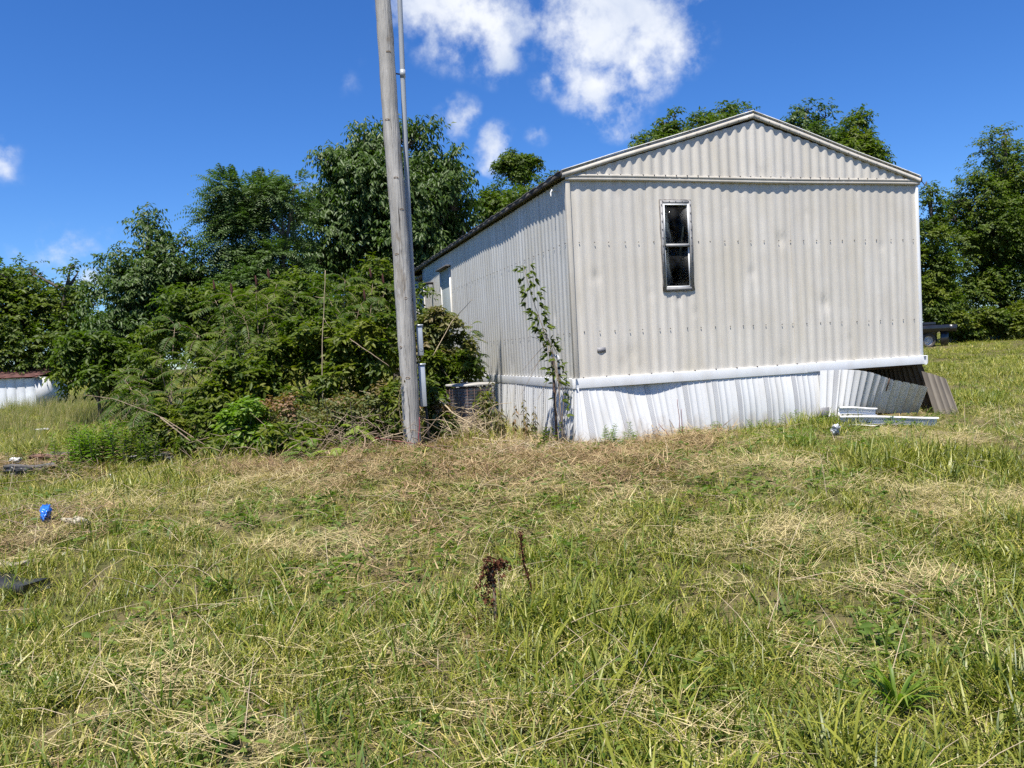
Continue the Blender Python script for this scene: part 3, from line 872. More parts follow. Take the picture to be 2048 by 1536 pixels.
# ------------------------------------------------------------------ utility pole
def build_pole():
    B = np.array([-1.19, 9.0, 0.0]); B[2] = gz(B[0], B[1])
    r = empty('utility_pole', B)
    tag(r, 'weathered grey wooden utility pole with a conduit and two meter boxes', 'utility pole')
    z = np.concatenate([np.linspace(-.3, 5.6, 90), [7, 8.3]])
    cx = .012 * np.sin(z * .9) - .006 * (z - 1.5) + .004 * np.sin(z * 3)
    cy_ = .006 * np.sin(z * 1.3 + 1)
    R = .100 - .0021 * z + .0018 * np.sin(z * 11) + .0012 * np.sin(z * 27)
    mb = MB().tube(np.stack([cx, cy_, z], 1), R, 22, jitter=.010)
    mb.build('pole', MT['pole'], r, smooth=True)
    # knots: small raised rings
    for zz, th in ((.85, -1.6), (1.75, -1.2), (2.25, -2.0), (3.1, -1.4), (3.75, -1.9), (4.5, -1.2), (2.75, -1.0), (1.2, -2.2)):
        i = np.argmin(abs(z - zz)); c = np.array([cx[i], cy_[i], zz]) + R[i] * np.array([math.cos(th), math.sin(th), 0]) * .985
        t1 = np.array([-math.sin(th), math.cos(th), 0]); ph = np.linspace(0, 2 * math.pi, 9)
        ring = c + np.outer(np.cos(ph), t1) * rng.uniform(.012, .03) + np.outer(np.sin(ph), [0, 0, 1]) * rng.uniform(.006, .014)
        MB().tube(ring, .0035, 5, caps=False).build('knot', MT['stem'], r)
    co = MB()
    pts = [(.095, .17, 1.5), (.098, .16, 2.0), (.102, .15, 2.7), (.115, .13, 3.6), (.130, .12, 4.35), (.150, .10, 5.3), (.17, .08, 6.6), (.175, .07, 8.0)]
    pts = np.array(pts); zz = np.linspace(1.5, 8.0, 40)
    P = np.stack([np.interp(zz, pts[:, 2], pts[:, 0]), np.interp(zz, pts[:, 2], pts[:, 1]), zz], 1)
    c = co.tube(P, .029, 12).build('conduit', MT['conduit'], r, smooth=True)
    q = np.array([.1295, .12, 4.33])
    MB().tube([q + (0, 0, -.06), q + (0, 0, .03)], .032, 12).build('coupling', MT['conduit'], c)
    MB().tube([q + (-.11, -.06, -.02), q + (-.03, -.01, -.02)], .008, 6).build('bracket', MT['steel'], r)
    # boxes, mounted on the far right side of the pole and turned away
    def mbox(cpx, cpy, w, dep, hh, rz, name):
        P = at(cpx, cpy, 9.12) - B
        Mx_ = Matrix.Translation(P) @ Matrix.Rotation(rz, 4, 'Z')
        o = MB().box(-w / 2, w / 2, -.02, dep, -hh / 2, hh / 2, M=Mx_).build(name, MT['boxgrey'], r)
        b = o.modifiers.new('b', 'BEVEL'); b.width = .006; b.segments = 2
        lid = MB().box(-w / 2 - .006, w / 2 + .010, -.028, dep + .006, hh / 2 + .0005, hh / 2 + .020, M=Mx_).build('lid', MT['boxgrey'], o)
        return o, Mx_
    o, m = mbox(840, 682, .068, .22, .34, .10, 'meter_box')
    ring = Matrix(m) @ Vector((.008, -.0215, -.10)); t = np.linspace(0, 2 * math.pi, 13)
    MB().tube(np.stack([ring.x + .018 * np.cos(t), np.full(13, ring.y), ring.z + .018 * np.sin(t)], 1), .003, 5, caps=False).build('knockout', MT['conduit'], o)
    mbox(845, 772, .078, .24, .48, .10, 'breaker_box')
    MB().box(.085, .103, .02, .09, .30, 1.75).build('mounting_board', MT['dark'], r)
    P = at(852, 815, 9.2) - B
    MB().tube([P, P + (.012, 0, -.25), P + (.0, .02, -.55)], .014, 7).build('cable', MT['dark'], r)
build_pole()

# ------------------------------------------------------------------ air conditioner
def build_ac():
    C = at(946, 872, 10.75); C[2] = gz(C[0], C[1])
    r = empty('air_conditioner', C, YAW + .25)
    tag(r, 'old round-cornered air conditioner unit with a rusty wire guard beside the home', 'air conditioner')
    S, H = .275, .71
    th = np.linspace(0, 2 * math.pi, 41)[:-1]
    def sq(rad): # rounded square outline
        p = 5.0
        c, s_ = np.cos(th), np.sin(th)
        k = (np.abs(c) ** p + np.abs(s_) ** p) ** (-1 / p)
        return np.stack([c * k * rad, s_ * k * rad], 1)
    o = sq(S - .03)
    zs = np.linspace(.03, H - .05, 12)
    G = np.array([[(*q, z) for q in np.vstack([o, o[:1]])] for z in zs])
    MB().grid(G).build('coil', pmat('coil_fins', (.16, .15, .155), (.30, .30, .31), rough=.5, metal=.5, scale=(30, 30, 2), bump=.5), r)
    gm = pmat('rusty_wire', (.12, .06, .045), (.07, .05, .045), rough=.7, scale=(20, 20, 20))
    g = MB(); o = sq(S)
    for z in np.linspace(.04, H - .04, 16):
        P = np.array([(*q, z) for q in np.vstack([o, o[:2]])]); g.tube(P, .0035, 5, caps=False)
    for k in range(0, 40, 2):
        q = o[k]; g.tube([(*q, .03), (*q, H - .03)], .0040, 5)
    g.build('wire_guard', gm, r)
    o = sq(S + .012)
    G = np.array([[(*(q * f), z) for q in np.vstack([o, o[:1]])] for f, z in ((1, H - .022), (1.01, H - .018), (1.01, H), (.98, H + .006), (.6, H + .012), (.05, H + .016))])
    MB().grid(G).build('lid', pmat('lid_paint', (.42, .40, .36), (.3, .28, .25), rough=.5), r)
    o = sq(S + .01)
    G = np.array([[(*(q * f), z) for q in np.vstack([o, o[:1]])] for f, z in ((.1, .0), (1, .0), (1, .035), (.1, .036))])
    MB().grid(G).build('base_pan', gm, r)
    MB().box(-.36, .36, -.36, .36, -.08, -.001).build('pad', pmat('pad_concrete', (.35, .34, .32)), r)
build_ac()

# ------------------------------------------------------------------ white pipe at the corner of the home
def build_pipe():
    P = np.array(HM @ Vector((-.16, .22, 0)))
    P[2] = gz(P[0], P[1])
    r = empty('riser_pipe', P)
    tag(r, 'white elbow pipe with black painted shadow gaps on a dark post at the home corner', 'pipe')
    MB().tube([(-.03, 0, -.1), (-.03, 0, .5), (-.03, 0, 1.03)], .016, 8, jitter=.05).build('post', MT['steel'], r)
    pts = [(.035, -.02, .70), (.035, -.02, .98), (.03, -.02, 1.035), (.01, -.02, 1.065), (-.025, -.02, 1.07), (-.05, -.02, 1.05)]
    MB().tube(pts, [.017, .017, .021, .024, .024, .022], 10).build('pipe', MT['white'], r, smooth=True)
    for z in (.74, .82, .90): MB().tube([(.035, -.02, z), (.037, -.021, z + .03)], .0195, 8).build('shadow_band', MT['dark'], r)  # dark sleeves stand in for the shadow gaps on the white pipe
build_pipe()

# ------------------------------------------------------------------ foliage tools
class Fol:
    def __init__(self): self.V = []; self.Q = []; self.T = []; self.C = []; self.n = 0
    def leaves(self, P, D, N, L, Wd, cv, fold=.22, droop=.18, six=False):
        P = np.asarray(P).reshape(-1, 3); n = len(P)
        if n == 0: return
        D = nrm(np.asarray(D).reshape(-1, 3)); N = np.asarray(N).reshape(-1, 3)
        S = nrm(np.cross(D, N)); U = np.cross(S, D)
        L = np.broadcast_to(np.asarray(L, float).ravel(), (n,))[:, None]; Wd = np.broadcast_to(np.asarray(Wd, float).ravel(), (n,))[:, None]
        t = P + D * L - U * droop * L
        if six:
            def e(a, w, s_): return P + D * L * a + S * Wd * w * s_ + U * (fold * Wd * w * 2 - droop * L * a * a)
            V = np.stack([P, e(.25, .40, -1), e(.62, .40, -1), t, e(.62, .40, 1), e(.25, .40, 1)], 1)
            b = np.arange(n)[:, None] * 6 + self.n
            self.Q.append(np.concatenate([b + [0, 1, 2, 3], b + [0, 3, 4, 5]])); k = 6
        else:
            mid = P + D * L * .45 + U * (fold * Wd - droop * L * .2)
            V = np.stack([P, mid - S * Wd * .5, t, mid + S * Wd * .5], 1)
            b = np.arange(n)[:, None] * 4 + self.n
            self.T.append(np.concatenate([b + [0, 1, 2], b + [0, 2, 3]])); k = 4
        self.V.append(V.reshape(-1, 3)); self.C.append(np.repeat(np.asarray(cv, float).reshape(-1, 3), k, axis=0)); self.n += n * k
    def build(self, name, mat, parent, origin=(0, 0, 0)):
        V = np.vstack(self.V) - np.asarray(origin)
        me = npmesh(name, V, np.vstack(self.Q) if self.Q else None, np.vstack(self.T) if self.T else None, np.vstack(self.C))
        return link(name, me, mat, parent)

def rdir(n):
    return nrm(rng.normal(size=(n, 3)))

def pxlobes(rows, Y):
    """crown lobes measured in the photograph as (px, py, rx, ry[, dY]) -> centre + radii in metres"""
    out = []
    for r in rows:
        dY = r[4] if len(r) > 4 else 0
        c = at(r[0], r[1], Y + dY); k = (Y + dY) / FPX
        out.append((c, np.array([r[2] * k, r[2] * k * .9, r[3] * k])))
    return out

def subclumps(lobes, per, rmin=.26, rmax=.46):
    C = []; R = []; O = []
    for c, rad in lobes:
        m = max(5, int(per * (np.prod(rad) ** (1 / 3)) ** 1.5))
        d = rdir(m); d[:, 2] = np.where(d[:, 2] < -.5, -d[:, 2], d[:, 2]); d = nrm(d)
        rr = rng.uniform(.35, .95, (m, 1))
        C.append(c + d * rad * rr); g = np.prod(rad) ** (1 / 3)
        R.append(g * rng.uniform(rmin, rmax, m)); O.append(d)
    return np.vstack(C), np.concatenate(R), np.vstack(O)

def tree(name, label, Y, base_px, rows, mat, nleaf, leaf=(.13, .055), cat='tree', group='trees behind the home', per=16, droop=.5,
         style='alt', six=False, clump=(.26, .46), twig=.35, trunk_r=.12, K=7, spread=1.0, yellow=.25, back=True):
    lobes = pxlobes(rows, Y)
    cen = np.mean([c for c, _ in lobes], axis=0)
    bx = at(base_px, 700, Y); B = np.array([bx[0], cen[1], 0.0]); B[2] = gz(B[0], B[1])
    if back:   # the far side of the crown
        lobes = lobes + [(c + np.array([rng.normal(0, .2) * r[0], r[1] * 1.1, -.1 * r[2]]), r * .9) for c, r in lobes[::2]]
    root = empty(name, B)
    tag(root, label, cat, group)
    # wood: trunk, a limb into every lobe, twigs to the clumps
    top = max(lobes, key=lambda l: l[0][2])[0]
    wd = MB(); n = 14; t = np.linspace(0, 1, n)[:, None]
    mid = (B + top) / 2 + rng.normal(0, .15, 3) * (top[2] - B[2]) * .15
    tr = (1 - t) ** 2 * (B - [0, 0, .2]) + 2 * t * (1 - t) * mid + t ** 2 * top - B
    wd.tube(tr, trunk_r * (1 - .85 * t[:, 0]), 9, jitter=.06)
    limb_pts = []
    for c, r in lobes:
        z0 = np.clip((c[2] - r[2] * 1.2 - B[2]) / max(.5, top[2] - B[2]), .08, .85)
        i = int(z0 * (n - 1)); a = tr[i]; e = c - B; m = (a + e) / 2 + np.array([0, 0, -.1 * r[2]])
        u = np.linspace(0, 1, 8)[:, None]
        lp = (1 - u) ** 2 * a + 2 * u * (1 - u) * m + u ** 2 * e
        wd.tube(lp, trunk_r * .5 * (1 - .8 * u[:, 0]), 6); limb_pts.append(lp)
    C, R, O = subclumps(lobes, per, *clump)
    allp = np.vstack(limb_pts)
    for c in C[::1][:260]:
        e = c - B; d = np.linalg.norm(allp - e, axis=1); a = allp[np.argmin(d + 2 * np.maximum(0, allp[:, 2] - e[2]))]
        wd.tube([a, (a + e) / 2 + rng.normal(0, .05, 3), e], [trunk_r * .13, trunk_r * .09, trunk_r * .04], 4, caps=False)
    wd.build('trunk', MT['bark'], root, smooth=True)
    # leaves
    f = Fol()
    ns = nleaf // K
    w = R ** 2; ci = rng.choice(len(C), ns, p=w / w.sum())
    d = rdir(ns); d[:, 2] += .25; d = nrm(d)
    P0 = C[ci] + d * R[ci][:, None] * (rng.random((ns, 1)) ** .45) * np.array([1.05, 1.05, .8]) * spread
    out = nrm(d * .8 + O[ci] * .6 + rng.normal(0, .3, (ns, 3)) + [0, 0, .05])
    clump = np.clip(rng.normal(.15, .3, len(C)), 0, 1)[ci] * yellow * 2
    side = nrm(np.cross(out, np.array([0, 0, 1.0]) + rng.normal(0, .2, (ns, 3))))
    if style == 'alt':
        for k in range(K):
            u = (k + .5) / K
            p = P0 + out * twig * u - np.array([0, 0, 1]) * twig * .35 * u * u
            s_ = 1 if k % 2 else -1
            D = out * .5 + side * s_ * .8 + np.array([0, 0, -droop]) + rng.normal(0, .28, (ns, 3))
            N = np.array([0, 0, 1.0]) * .8 + out * .5 + rng.normal(0, .38, (ns, 3))
            L = leaf[0] * rng.uniform(.65, 1.2, ns)
            cvv = np.stack([rng.random(ns), np.clip(clump + rng.normal(0, .06, ns), 0, 1), np.zeros(ns)], 1)
            f.leaves(p, D, N, L, L * leaf[1] / leaf[0], cvv, six=six)
    else:   # pinnate fronds: paired leaflets along an arching rachis
        m = K // 2
        for k in range(m):
            u = (k + .7) / m
            p = P0 + out * twig * u - np.array([0, 0, 1]) * twig * droop * u * u
            tan = nrm(out - np.array([0, 0, 1]) * 2 * droop * u)
            for s_ in (-1, 1):
                D = tan * .35 + side * s_ + np.array([0, 0, -.28]) + rng.normal(0, .10, (ns, 3))
                N = np.cross(side, tan); N = N * np.sign(N[:, 2:3] + 1e-6) + rng.normal(0, .16, (ns, 3))
                L = leaf[0] * (1 - .35 * abs(2 * u - .9)) * rng.uniform(.85, 1.1, ns)
                cvv = np.stack([np.clip(rng.random(ns), 0, 1), np.clip(clump, 0, 1), np.zeros(ns)], 1)
                f.leaves(p, D, N, L, L * leaf[1] / leaf[0], cvv, fold=.12, droop=.12, six=six)
    f.build('crown', mat, root, B)
    return root

# trees, left to right
GL = 'trees along the left of the field'
tree('leafy_tree', 'broad leafy tree at the left edge behind the low white shed', 27, 85,
     [(60, 650, 95, 90), (25, 565, 60, 45), (125, 610, 48, 70), (95, 715, 110, 55), (-60, 610, 100, 110), (5, 690, 100, 70), (140, 540, 20, 22), (70, 548, 18, 22), (150, 680, 45, 60), (-150, 600, 90, 120)],
     MT['leaf_dark'], 30000, (.17, .09), group=GL, trunk_r=.16, twig=.45)
tree('leafy_tree', 'spire-topped dark tree between the sumac thicket and the leftmost tree', 20, 295,
     [(295, 450, 26, 42), (300, 490, 45, 40), (250, 545, 50, 55), (345, 520, 52, 48), (300, 600, 95, 80), (215, 610, 40, 60), (380, 590, 55, 70), (285, 690, 120, 70), (190, 590, 22, 18), (370, 490, 22, 24)],
     MT['leaf_tree'], 30000, (.14, .055), group=GL, trunk_r=.13, twig=.4, droop=.8)
tree('locust_tree', 'flat-topped feathery tree left of the utility pole', 20, 510,
     [(505, 405, 80, 48), (455, 440, 52, 40), (565, 430, 48, 55), (500, 480, 92, 52), (455, 540, 70, 55), (560, 540, 70, 70), (500, 600, 95, 60), (590, 370, 24, 16)],
     MT['leaf_locust'], 90000, (.115, .040), group=GL, style='pinnate', K=16, twig=.55, droop=.45, trunk_r=.12)
tree('walnut_tree', 'tallest round dark tree standing behind the utility pole', 24.5, 790,
     [(745, 305, 55, 52), (815, 295, 60, 48), (690, 365, 65, 65), (640, 425, 45, 55), (880, 350, 55, 55), (905, 420, 52, 65), (775, 400, 120, 80), (690, 470, 95, 70), (830, 490, 120, 80), (925, 470, 30, 55), (640, 320, 22, 14), (860, 580, 110, 70), (650, 540, 80, 60), (800, 370, 90, 60)],
     MT['leaf_tree'], 76000, (.20, .075), group=GL, trunk_r=.2, twig=.5, droop=.95, per=18)
tree('umbrella_tree', 'small flat umbrella-shaped tree on thin bare stems above the home eave', 37, 1040,
     [(1022, 326, 34, 15), (1052, 322, 28, 16), (1040, 345, 44, 14), (1002, 338, 18, 10)],
     MT['leaf_dark'], 7000, (.16, .075), trunk_r=.12, twig=.3, per=20, back=False, group='trees behind the home')
tree('leafy_tree', 'low dense tree seen over the home eave below the umbrella-shaped tree', 34, 1030,
     [(1000, 405, 45, 40), (1060, 405, 45, 36), (975, 430, 35, 50), (1105, 362, 20, 14), (1090, 400, 40, 38), (1030, 450, 80, 50)],
     MT['leaf_dark'], 16000, (.17, .08), trunk_r=.14, twig=.4)
tree('vine_tree', 'vine-hung wispy tree top showing over the left roof slope', 30, 1320,
     [(1330, 248, 18, 14), (1348, 232, 14, 10), (1322, 268, 26, 16), (1290, 285, 30, 16), (1360, 262, 24, 16), (1400, 255, 30, 18), (1330, 320, 60, 50)],
     MT['leaf_dark'], 12000, (.15, .075), trunk_r=.1, twig=.35)
tree('leafy_tree', 'tree top peeking over the roof just left of the ridge', 33, 1450,
     [(1445, 225, 24, 16), (1470, 236, 36, 18), (1420, 246, 36, 18), (1500, 222, 18, 10), (1440, 290, 90, 50)],
     MT['leaf_dark'], 14000, (.17, .08), trunk_r=.14, twig=.4)
tree('leafy_tree', 'twin-tufted tree top behind the right roof slope near the ridge', 31, 1620,
     [(1612, 226, 20, 24), (1650, 236, 22, 24), (1600, 255, 34, 22), (1640, 262, 44, 24), (1570, 262, 18, 12), (1675, 280, 26, 20), (1620, 320, 80, 50)],
     MT['leaf_tree'], 16000, (.16, .075), trunk_r=.13, twig=.4)
tree('leafy_tree', 'conical tree top behind the right roof slope near the right corner', 29, 1715,
     [(1718, 236, 16, 22), (1708, 258, 30, 24), (1735, 280, 28, 22), (1700, 295, 44, 30), (1748, 305, 20, 16), (1710, 350, 70, 60)],
     MT['leaf_dark'], 15000, (.15, .08), trunk_r=.12, twig=.35)
GR = 'trees along the right edge of the field'
tree('leafy_tree', 'tall dark tree filling the right edge of the view', 46, 2010,
     [(2012, 270, 20, 34), (1985, 310, 40, 42), (2030, 320, 44, 50), (1945, 365, 34, 30), (2050, 390, 60, 80), (1975, 400, 62, 60), (1925, 410, 38, 34), (1910, 440, 26, 24), (1985, 480, 85, 80), (1925, 520, 50, 70), (2050, 540, 80, 90), (1960, 600, 80, 60), (2110, 450, 80, 120), (2040, 630, 80, 50)],
     MT['leaf_dark'], 80000, (.20, .10), group=GR, trunk_r=.26, twig=.6, per=9, yellow=.3)
tree('leafy_tree', 'slender vine-draped tree just right of the home above the truck', 43, 1868,
     [(1862, 385, 13, 18), (1862, 420, 22, 28), (1866, 475, 34, 44), (1872, 545, 42, 60), (1862, 610, 44, 50), (1905, 610, 46, 50), (1830, 560, 40, 70)],
     MT['leaf_dark'], 32000, (.18, .095), group=GR, trunk_r=.18, twig=.5, per=9, yellow=.4)
for i, (bx, rows, lab) in enumerate([
        (1905, [(1905, 645, 34, 26), (1935, 655, 30, 22), (1880, 640, 26, 24)], 'low bright shrub at the field edge right behind the black truck'),
        (1985, [(1975, 645, 40, 30), (2010, 650, 34, 28), (1955, 665, 30, 18)], 'low shrub at the field edge below the tall right tree'),
        (2060, [(2050, 640, 44, 34), (2100, 640, 50, 40)], 'shrub at the field edge cut off by the right frame')]):
    tree('field_shrub', lab, 42.5, bx, rows, MT['leaf_shrub'], 8000, (.2, .1), cat='shrub', group='shrubs at the far field edge', trunk_r=.05, twig=.35, per=10)
tree('leafy_tree', 'distant small tree in the gap beside the leftmost tree', 55, 205,
     [(205, 660, 35, 34), (185, 690, 40, 30), (230, 690, 40, 30)], MT['leaf_dark'], 5000, (.28, .14), group=GL, trunk_r=.15, twig=.5, per=6)

# thicket behind: shrubs that close the view under the trees
GT = 'shrubs of the thicket left of the pole'
for Y, bx, rows, lab, m, n in [
        (29, 70, [(60, 735, 90, 32), (-20, 720, 70, 45), (150, 735, 60, 34)], 'dark hedge-like shrub growing right behind the white shed', 'leaf_dark', 9000),
        (17, 190, [(190, 720, 70, 50), (160, 750, 45, 34), (240, 750, 70, 50)], 'rounded shrub at the edge of the tall grass left of the sumacs', 'leaf_dark', 12000),
        (16.5, 420, [(410, 640, 90, 75), (350, 700, 80, 70), (470, 700, 90, 80)], 'dark shrub deep in the thicket under the feathery tree', 'leaf_dark', 13000),
        (16.8, 610, [(600, 610, 80, 80), (560, 690, 90, 80), (660, 680, 90, 90)], 'tall dark shrub in the thicket below the tallest tree', 'leaf_dark', 14000),
        (15.8, 760, [(740, 590, 80, 70), (790, 640, 70, 80), (730, 690, 90, 70)], 'dark shrub close behind the utility pole', 'leaf_shrub', 13000)]:
    tree('thicket_shrub', lab, Y, bx, rows, MT[m], n, (.13, .06), cat='shrub', group=GT, trunk_r=.05, twig=.3, clump=(.16, .32), per=26)

# sumacs --------------------------------------------------------------------
def sumac(label, Y, base_px, base_py, tops, frond=.44, nf=11, yellow=.2, cones=(), group='staghorn sumacs in the thicket', extra=6, name='sumac_shrub', mat='leaf_sumac', lw=.30):
    B = at(base_px, base_py, Y); B[2] = gz(B[0], B[1])
    root = empty(name, B); tag(root, label, 'shrub', group)
    wd = MB(); f = Fol()
    FP = []; FD = []; FL = []; FC = []
    for (px, py, dY) in tops:
        T = at(px, py, Y + dY); b0 = B + np.array([rng.normal(0, .25), rng.normal(0, .2), -.05])
        m = (b0 + T) / 2 + np.array([rng.normal(0, .12), rng.normal(0, .12), .1])
        u = np.linspace(0, 1, 9)[:, None]
        st = (1 - u) ** 2 * b0 + 2 * u * (1 - u) * m + u ** 2 * T
        wd.tube(st - B, .014 * (1 - .85 * u[:, 0]) + .001, 6)
        th0 = rng.random() * 6.28
        cl = np.clip(rng.normal(.1, .25), 0, 1)
        for k in range(nf):
            th = th0 + k * 2.4
            el = .75 - 1.0 * k / nf + rng.normal(0, .15)
            FP.append(st[-1] - nrm(st[-1] - st[-2]) * .03 * k); FD.append((math.cos(th) * math.cos(el), math.sin(th) * math.cos(el), math.sin(el)))
            FL.append(frond * rng.uniform(.75, 1.15)); FC.append(cl)
        for k in range(extra):
            uu = rng.uniform(.45, .92); i = int(uu * 8); th = rng.random() * 6.28; el = rng.uniform(-.2, .5)
            FP.append(st[i] + rng.normal(0, .04, 3)); FD.append((math.cos(th) * math.cos(el), math.sin(th) * math.cos(el), math.sin(el)))
            FL.append(frond * rng.uniform(.6, 1.0)); FC.append(cl)
    FP = np.array(FP); FD = nrm(np.array(FD)); FL = np.array(FL); FC = np.array(FC); n = len(FP)
    side = nrm(np.cross(FD, [0, 0, 1.0])); roll = rng.normal(0, .25, (n, 1))
    side = nrm(side + np.array([0, 0, 1.0]) * roll)
    NL = 12
    prev = []
    for k in range(NL + 1):
        u = k / NL
        p = FP + FD * FL[:, None] * u - np.array([0, 0, 1.0]) * (FL * .55 * u * u)[:, None]
        prev.append(p)
        if k < 2: continue
        tan = nrm(FD - np.array([0, 0, 1.0]) * 1.1 * u)
        N = np.cross(side, tan); N = N * np.sign(N[:, 2:3] + 1e-6)
        L = FL * lw * (1 - .75 * abs(u - .45) ** 1.3 * 1.2)
        for s_ in (-1, 1):
            D = tan * .45 + side * s_ - np.array([0, 0, 1.0]) * .22 + rng.normal(0, .07, (n, 3))
            cvv = np.stack([rng.random(n) * .6 + rng.random(n) * .4 * 0 + .2 * rng.random(n), np.clip(FC * yellow * 3 + rng.normal(0, .05, n), 0, 1), np.zeros(n)], 1)
            f.leaves(p, D, N + rng.normal(0, .12, (n, 3)), L, L * .27, cvv, fold=.15, droop=.14)
    prev = np.array(prev)
    for i in range(n):
        wd.tube(prev[::4, i] - B, .003, 3, caps=False)
    wd.build('stem', MT['stem'], root)
    f.build('fronds', MT[mat], root, B)
    for (px, py, dY) in cones:
        c = at(px, py, Y + dY) - B
        MB().tube([c + (0, 0, -.10), c + (.005, 0, -.06), c + (0, 0, 0), c + (-.004, 0, .05), c + (-.006, 0, .09)], [.006, .017, .020, .014, .004], 8, jitter=.15).build('seed_head', MT['seed'], root)
    return root

sumac('tallest sumac of the thicket, with red seed cones, under the feathery tree', 13.2, 520, 860,
      [(462, 590, 0), (512, 572, .2), (555, 565, .3), (590, 590, .5), (430, 600, .2), (535, 610, -.4), (485, 630, -.5), (570, 640, -.4), (445, 660, -.6), (610, 650, .2), (520, 680, -.7)],
      nf=9, cones=((512, 561, .15), (463, 577, 0), (428, 570, .2), (537, 548, .3)), extra=4)
sumac('sumac with red cones close left of the utility pole', 12.4, 720, 850,
      [(745, 570, .5), (770, 580, .6), (690, 560, .4), (655, 590, .4), (720, 610, 0), (780, 640, 0), (680, 640, -.3), (640, 650, .1)],
      nf=8, cones=((741, 546, .5), (766, 558, .6), (729, 590, 0)), extra=4, yellow=.3)
sumac('sumac with bright sunlit fronds on the left of the thicket', 11.2, 360, 880,
      [(350, 650, .3), (395, 670, .2), (320, 710, 0), (375, 730, -.3), (430, 720, -.2), (410, 780, -.6), (290, 740, .1), (340, 790, -.5), (455, 760, -.4)],
      nf=8, yellow=.5, extra=4)
sumac('low sumac at the front left corner of the thicket', 10.3, 290, 905,
      [(250, 760, .2), (290, 790, -.1), (230, 800, .2), (330, 830, -.2), (270, 850, -.3), (355, 850, -.1)], nf=11, yellow=.3, extra=7, frond=.38)
sumac('small bright locust sapling standing free in front of the thicket', 8.45, 628, 948,
      [(625, 880, 0), (650, 905, -.1), (605, 900, 0), (615, 925, -.15), (645, 930, -.1)], nf=6, yellow=.6, extra=3, frond=.26, name='locust_sapling', mat='leaf_bright', group='saplings in front of the thicket', lw=.28)
sumac('yellow green sapling just left of the pole foot', 9.0, 700, 905,
      [(705, 855, 0), (720, 870, .1), (690, 880, 0)], nf=5, yellow=.9, extra=2, frond=.24, name='locust_sapling', mat='leaf_bright', group='saplings in front of the thicket', lw=.28)
sumac('feathery sumac shoot against the long wall behind the air conditioner', 11.9, 945, 800,
      [(942, 650, .1), (950, 668, .2), (935, 690, 0), (958, 705, .2)], nf=6, yellow=.2, extra=3, frond=.26)

# broadleaf shrubs of the front --------------------------------------------
GF = 'broadleaf shrubs in front of the thicket'
for Y, bx, rows, lab, m, n, lf in [
        (11.0, 620, [(600, 690, 60, 50), (650, 680, 55, 55), (560, 720, 60, 50), (630, 740, 60, 45)], 'yellow-green broadleaf shrub in the middle of the thicket', 'leaf_shrub', 4600, (.105, .050)),
        (10.6, 730, [(720, 690, 70, 55), (760, 740, 50, 60), (690, 750, 60, 50), (780, 690, 30, 60)], 'dense shrub touching the left side of the pole', 'leaf_shrub', 4800, (.105, .050)),
        (10.5, 480, [(480, 770, 70, 55), (430, 810, 60, 50), (540, 790, 55, 50)], 'shaded shrub at the dark centre of the thicket front', 'leaf_shrub', 3600, (.10, .048)),
        (9.7, 500, [(500, 850, 45, 38), (525, 880, 34, 34), (470, 880, 30, 34)], 'glossy light green shrub low at the thicket front', 'leaf_bright', 2600, (.085, .04)),
        (10.1, 390, [(390, 840, 55, 38), (340, 860, 45, 36), (430, 860, 40, 34)], 'small-leaved shrub above the grey scrap at the thicket foot', 'leaf_shrub', 3400, (.08, .04)),
        (11.7, 880, [(872, 650, 34, 34), (905, 685, 40, 40), (880, 720, 45, 40), (855, 700, 30, 50)], 'shrub with reddish tips just right of the pole', 'leaf_bramble', 5600, (.09, .044)),
        (11.2, 900, [(890, 745, 48, 30), (930, 735, 34, 26), (865, 770, 30, 26)], 'low green shrub behind the air conditioner', 'leaf_shrub', 4200, (.085, .042))]:
    tree('broadleaf_shrub', lab, Y, bx, rows, MT[m], n, lf, cat='shrub', group=GF, trunk_r=.022, twig=.18, six=True, K=6, per=40, clump=(.15, .28), droop=.35, yellow=.35)
for Y, bx, rows, lab, m, n, lf in [
        (9.0, 610, [(570, 885, 52, 42), (630, 900, 56, 40), (600, 935, 60, 26), (680, 925, 40, 28), (530, 915, 34, 30)], 'knee-high leafy shrub before the bramble tangle', 'leaf_shrub', 3600, (.075, .036)),
        (9.45, 420, [(420, 895, 40, 22), (380, 905, 34, 20), (455, 905, 26, 18)], 'ankle-high leafy patch left of the glossy shrub', 'leaf_shrub', 1500, (.07, .034)),
        (9.75, 690, [(680, 870, 40, 30), (720, 850, 34, 30)], 'sparse green shoots inside the bramble tangle', 'leaf_bright', 900, (.075, .034)),
        (9.5, 790, [(785, 800, 18, 50), (770, 850, 22, 40), (790, 890, 18, 20)], 'narrow leafy growth hugging the left side of the pole', 'leaf_shrub', 1300, (.07, .034)),
        (9.6, 880, [(868, 800, 16, 22), (880, 845, 18, 18), (862, 865, 14, 20)], 'green leaves over the brush right of the pole', 'leaf_shrub', 700, (.075, .038)),
        (10.35, 965, [(966, 810, 9, 20), (972, 845, 10, 22)], 'leafy creeper hanging in front of the air conditioner', 'leaf_shrub', 260, (.07, .04))]:
    tree('low_shrub', lab, Y, bx, rows, MT[m], n, lf, cat='shrub', group='low growth at the thicket foot', trunk_r=.010, twig=.14, six=True, K=5, per=60, clump=(.22, .4), droop=.35, yellow=.5)
GBR = 'bramble tangles at the thicket foot'
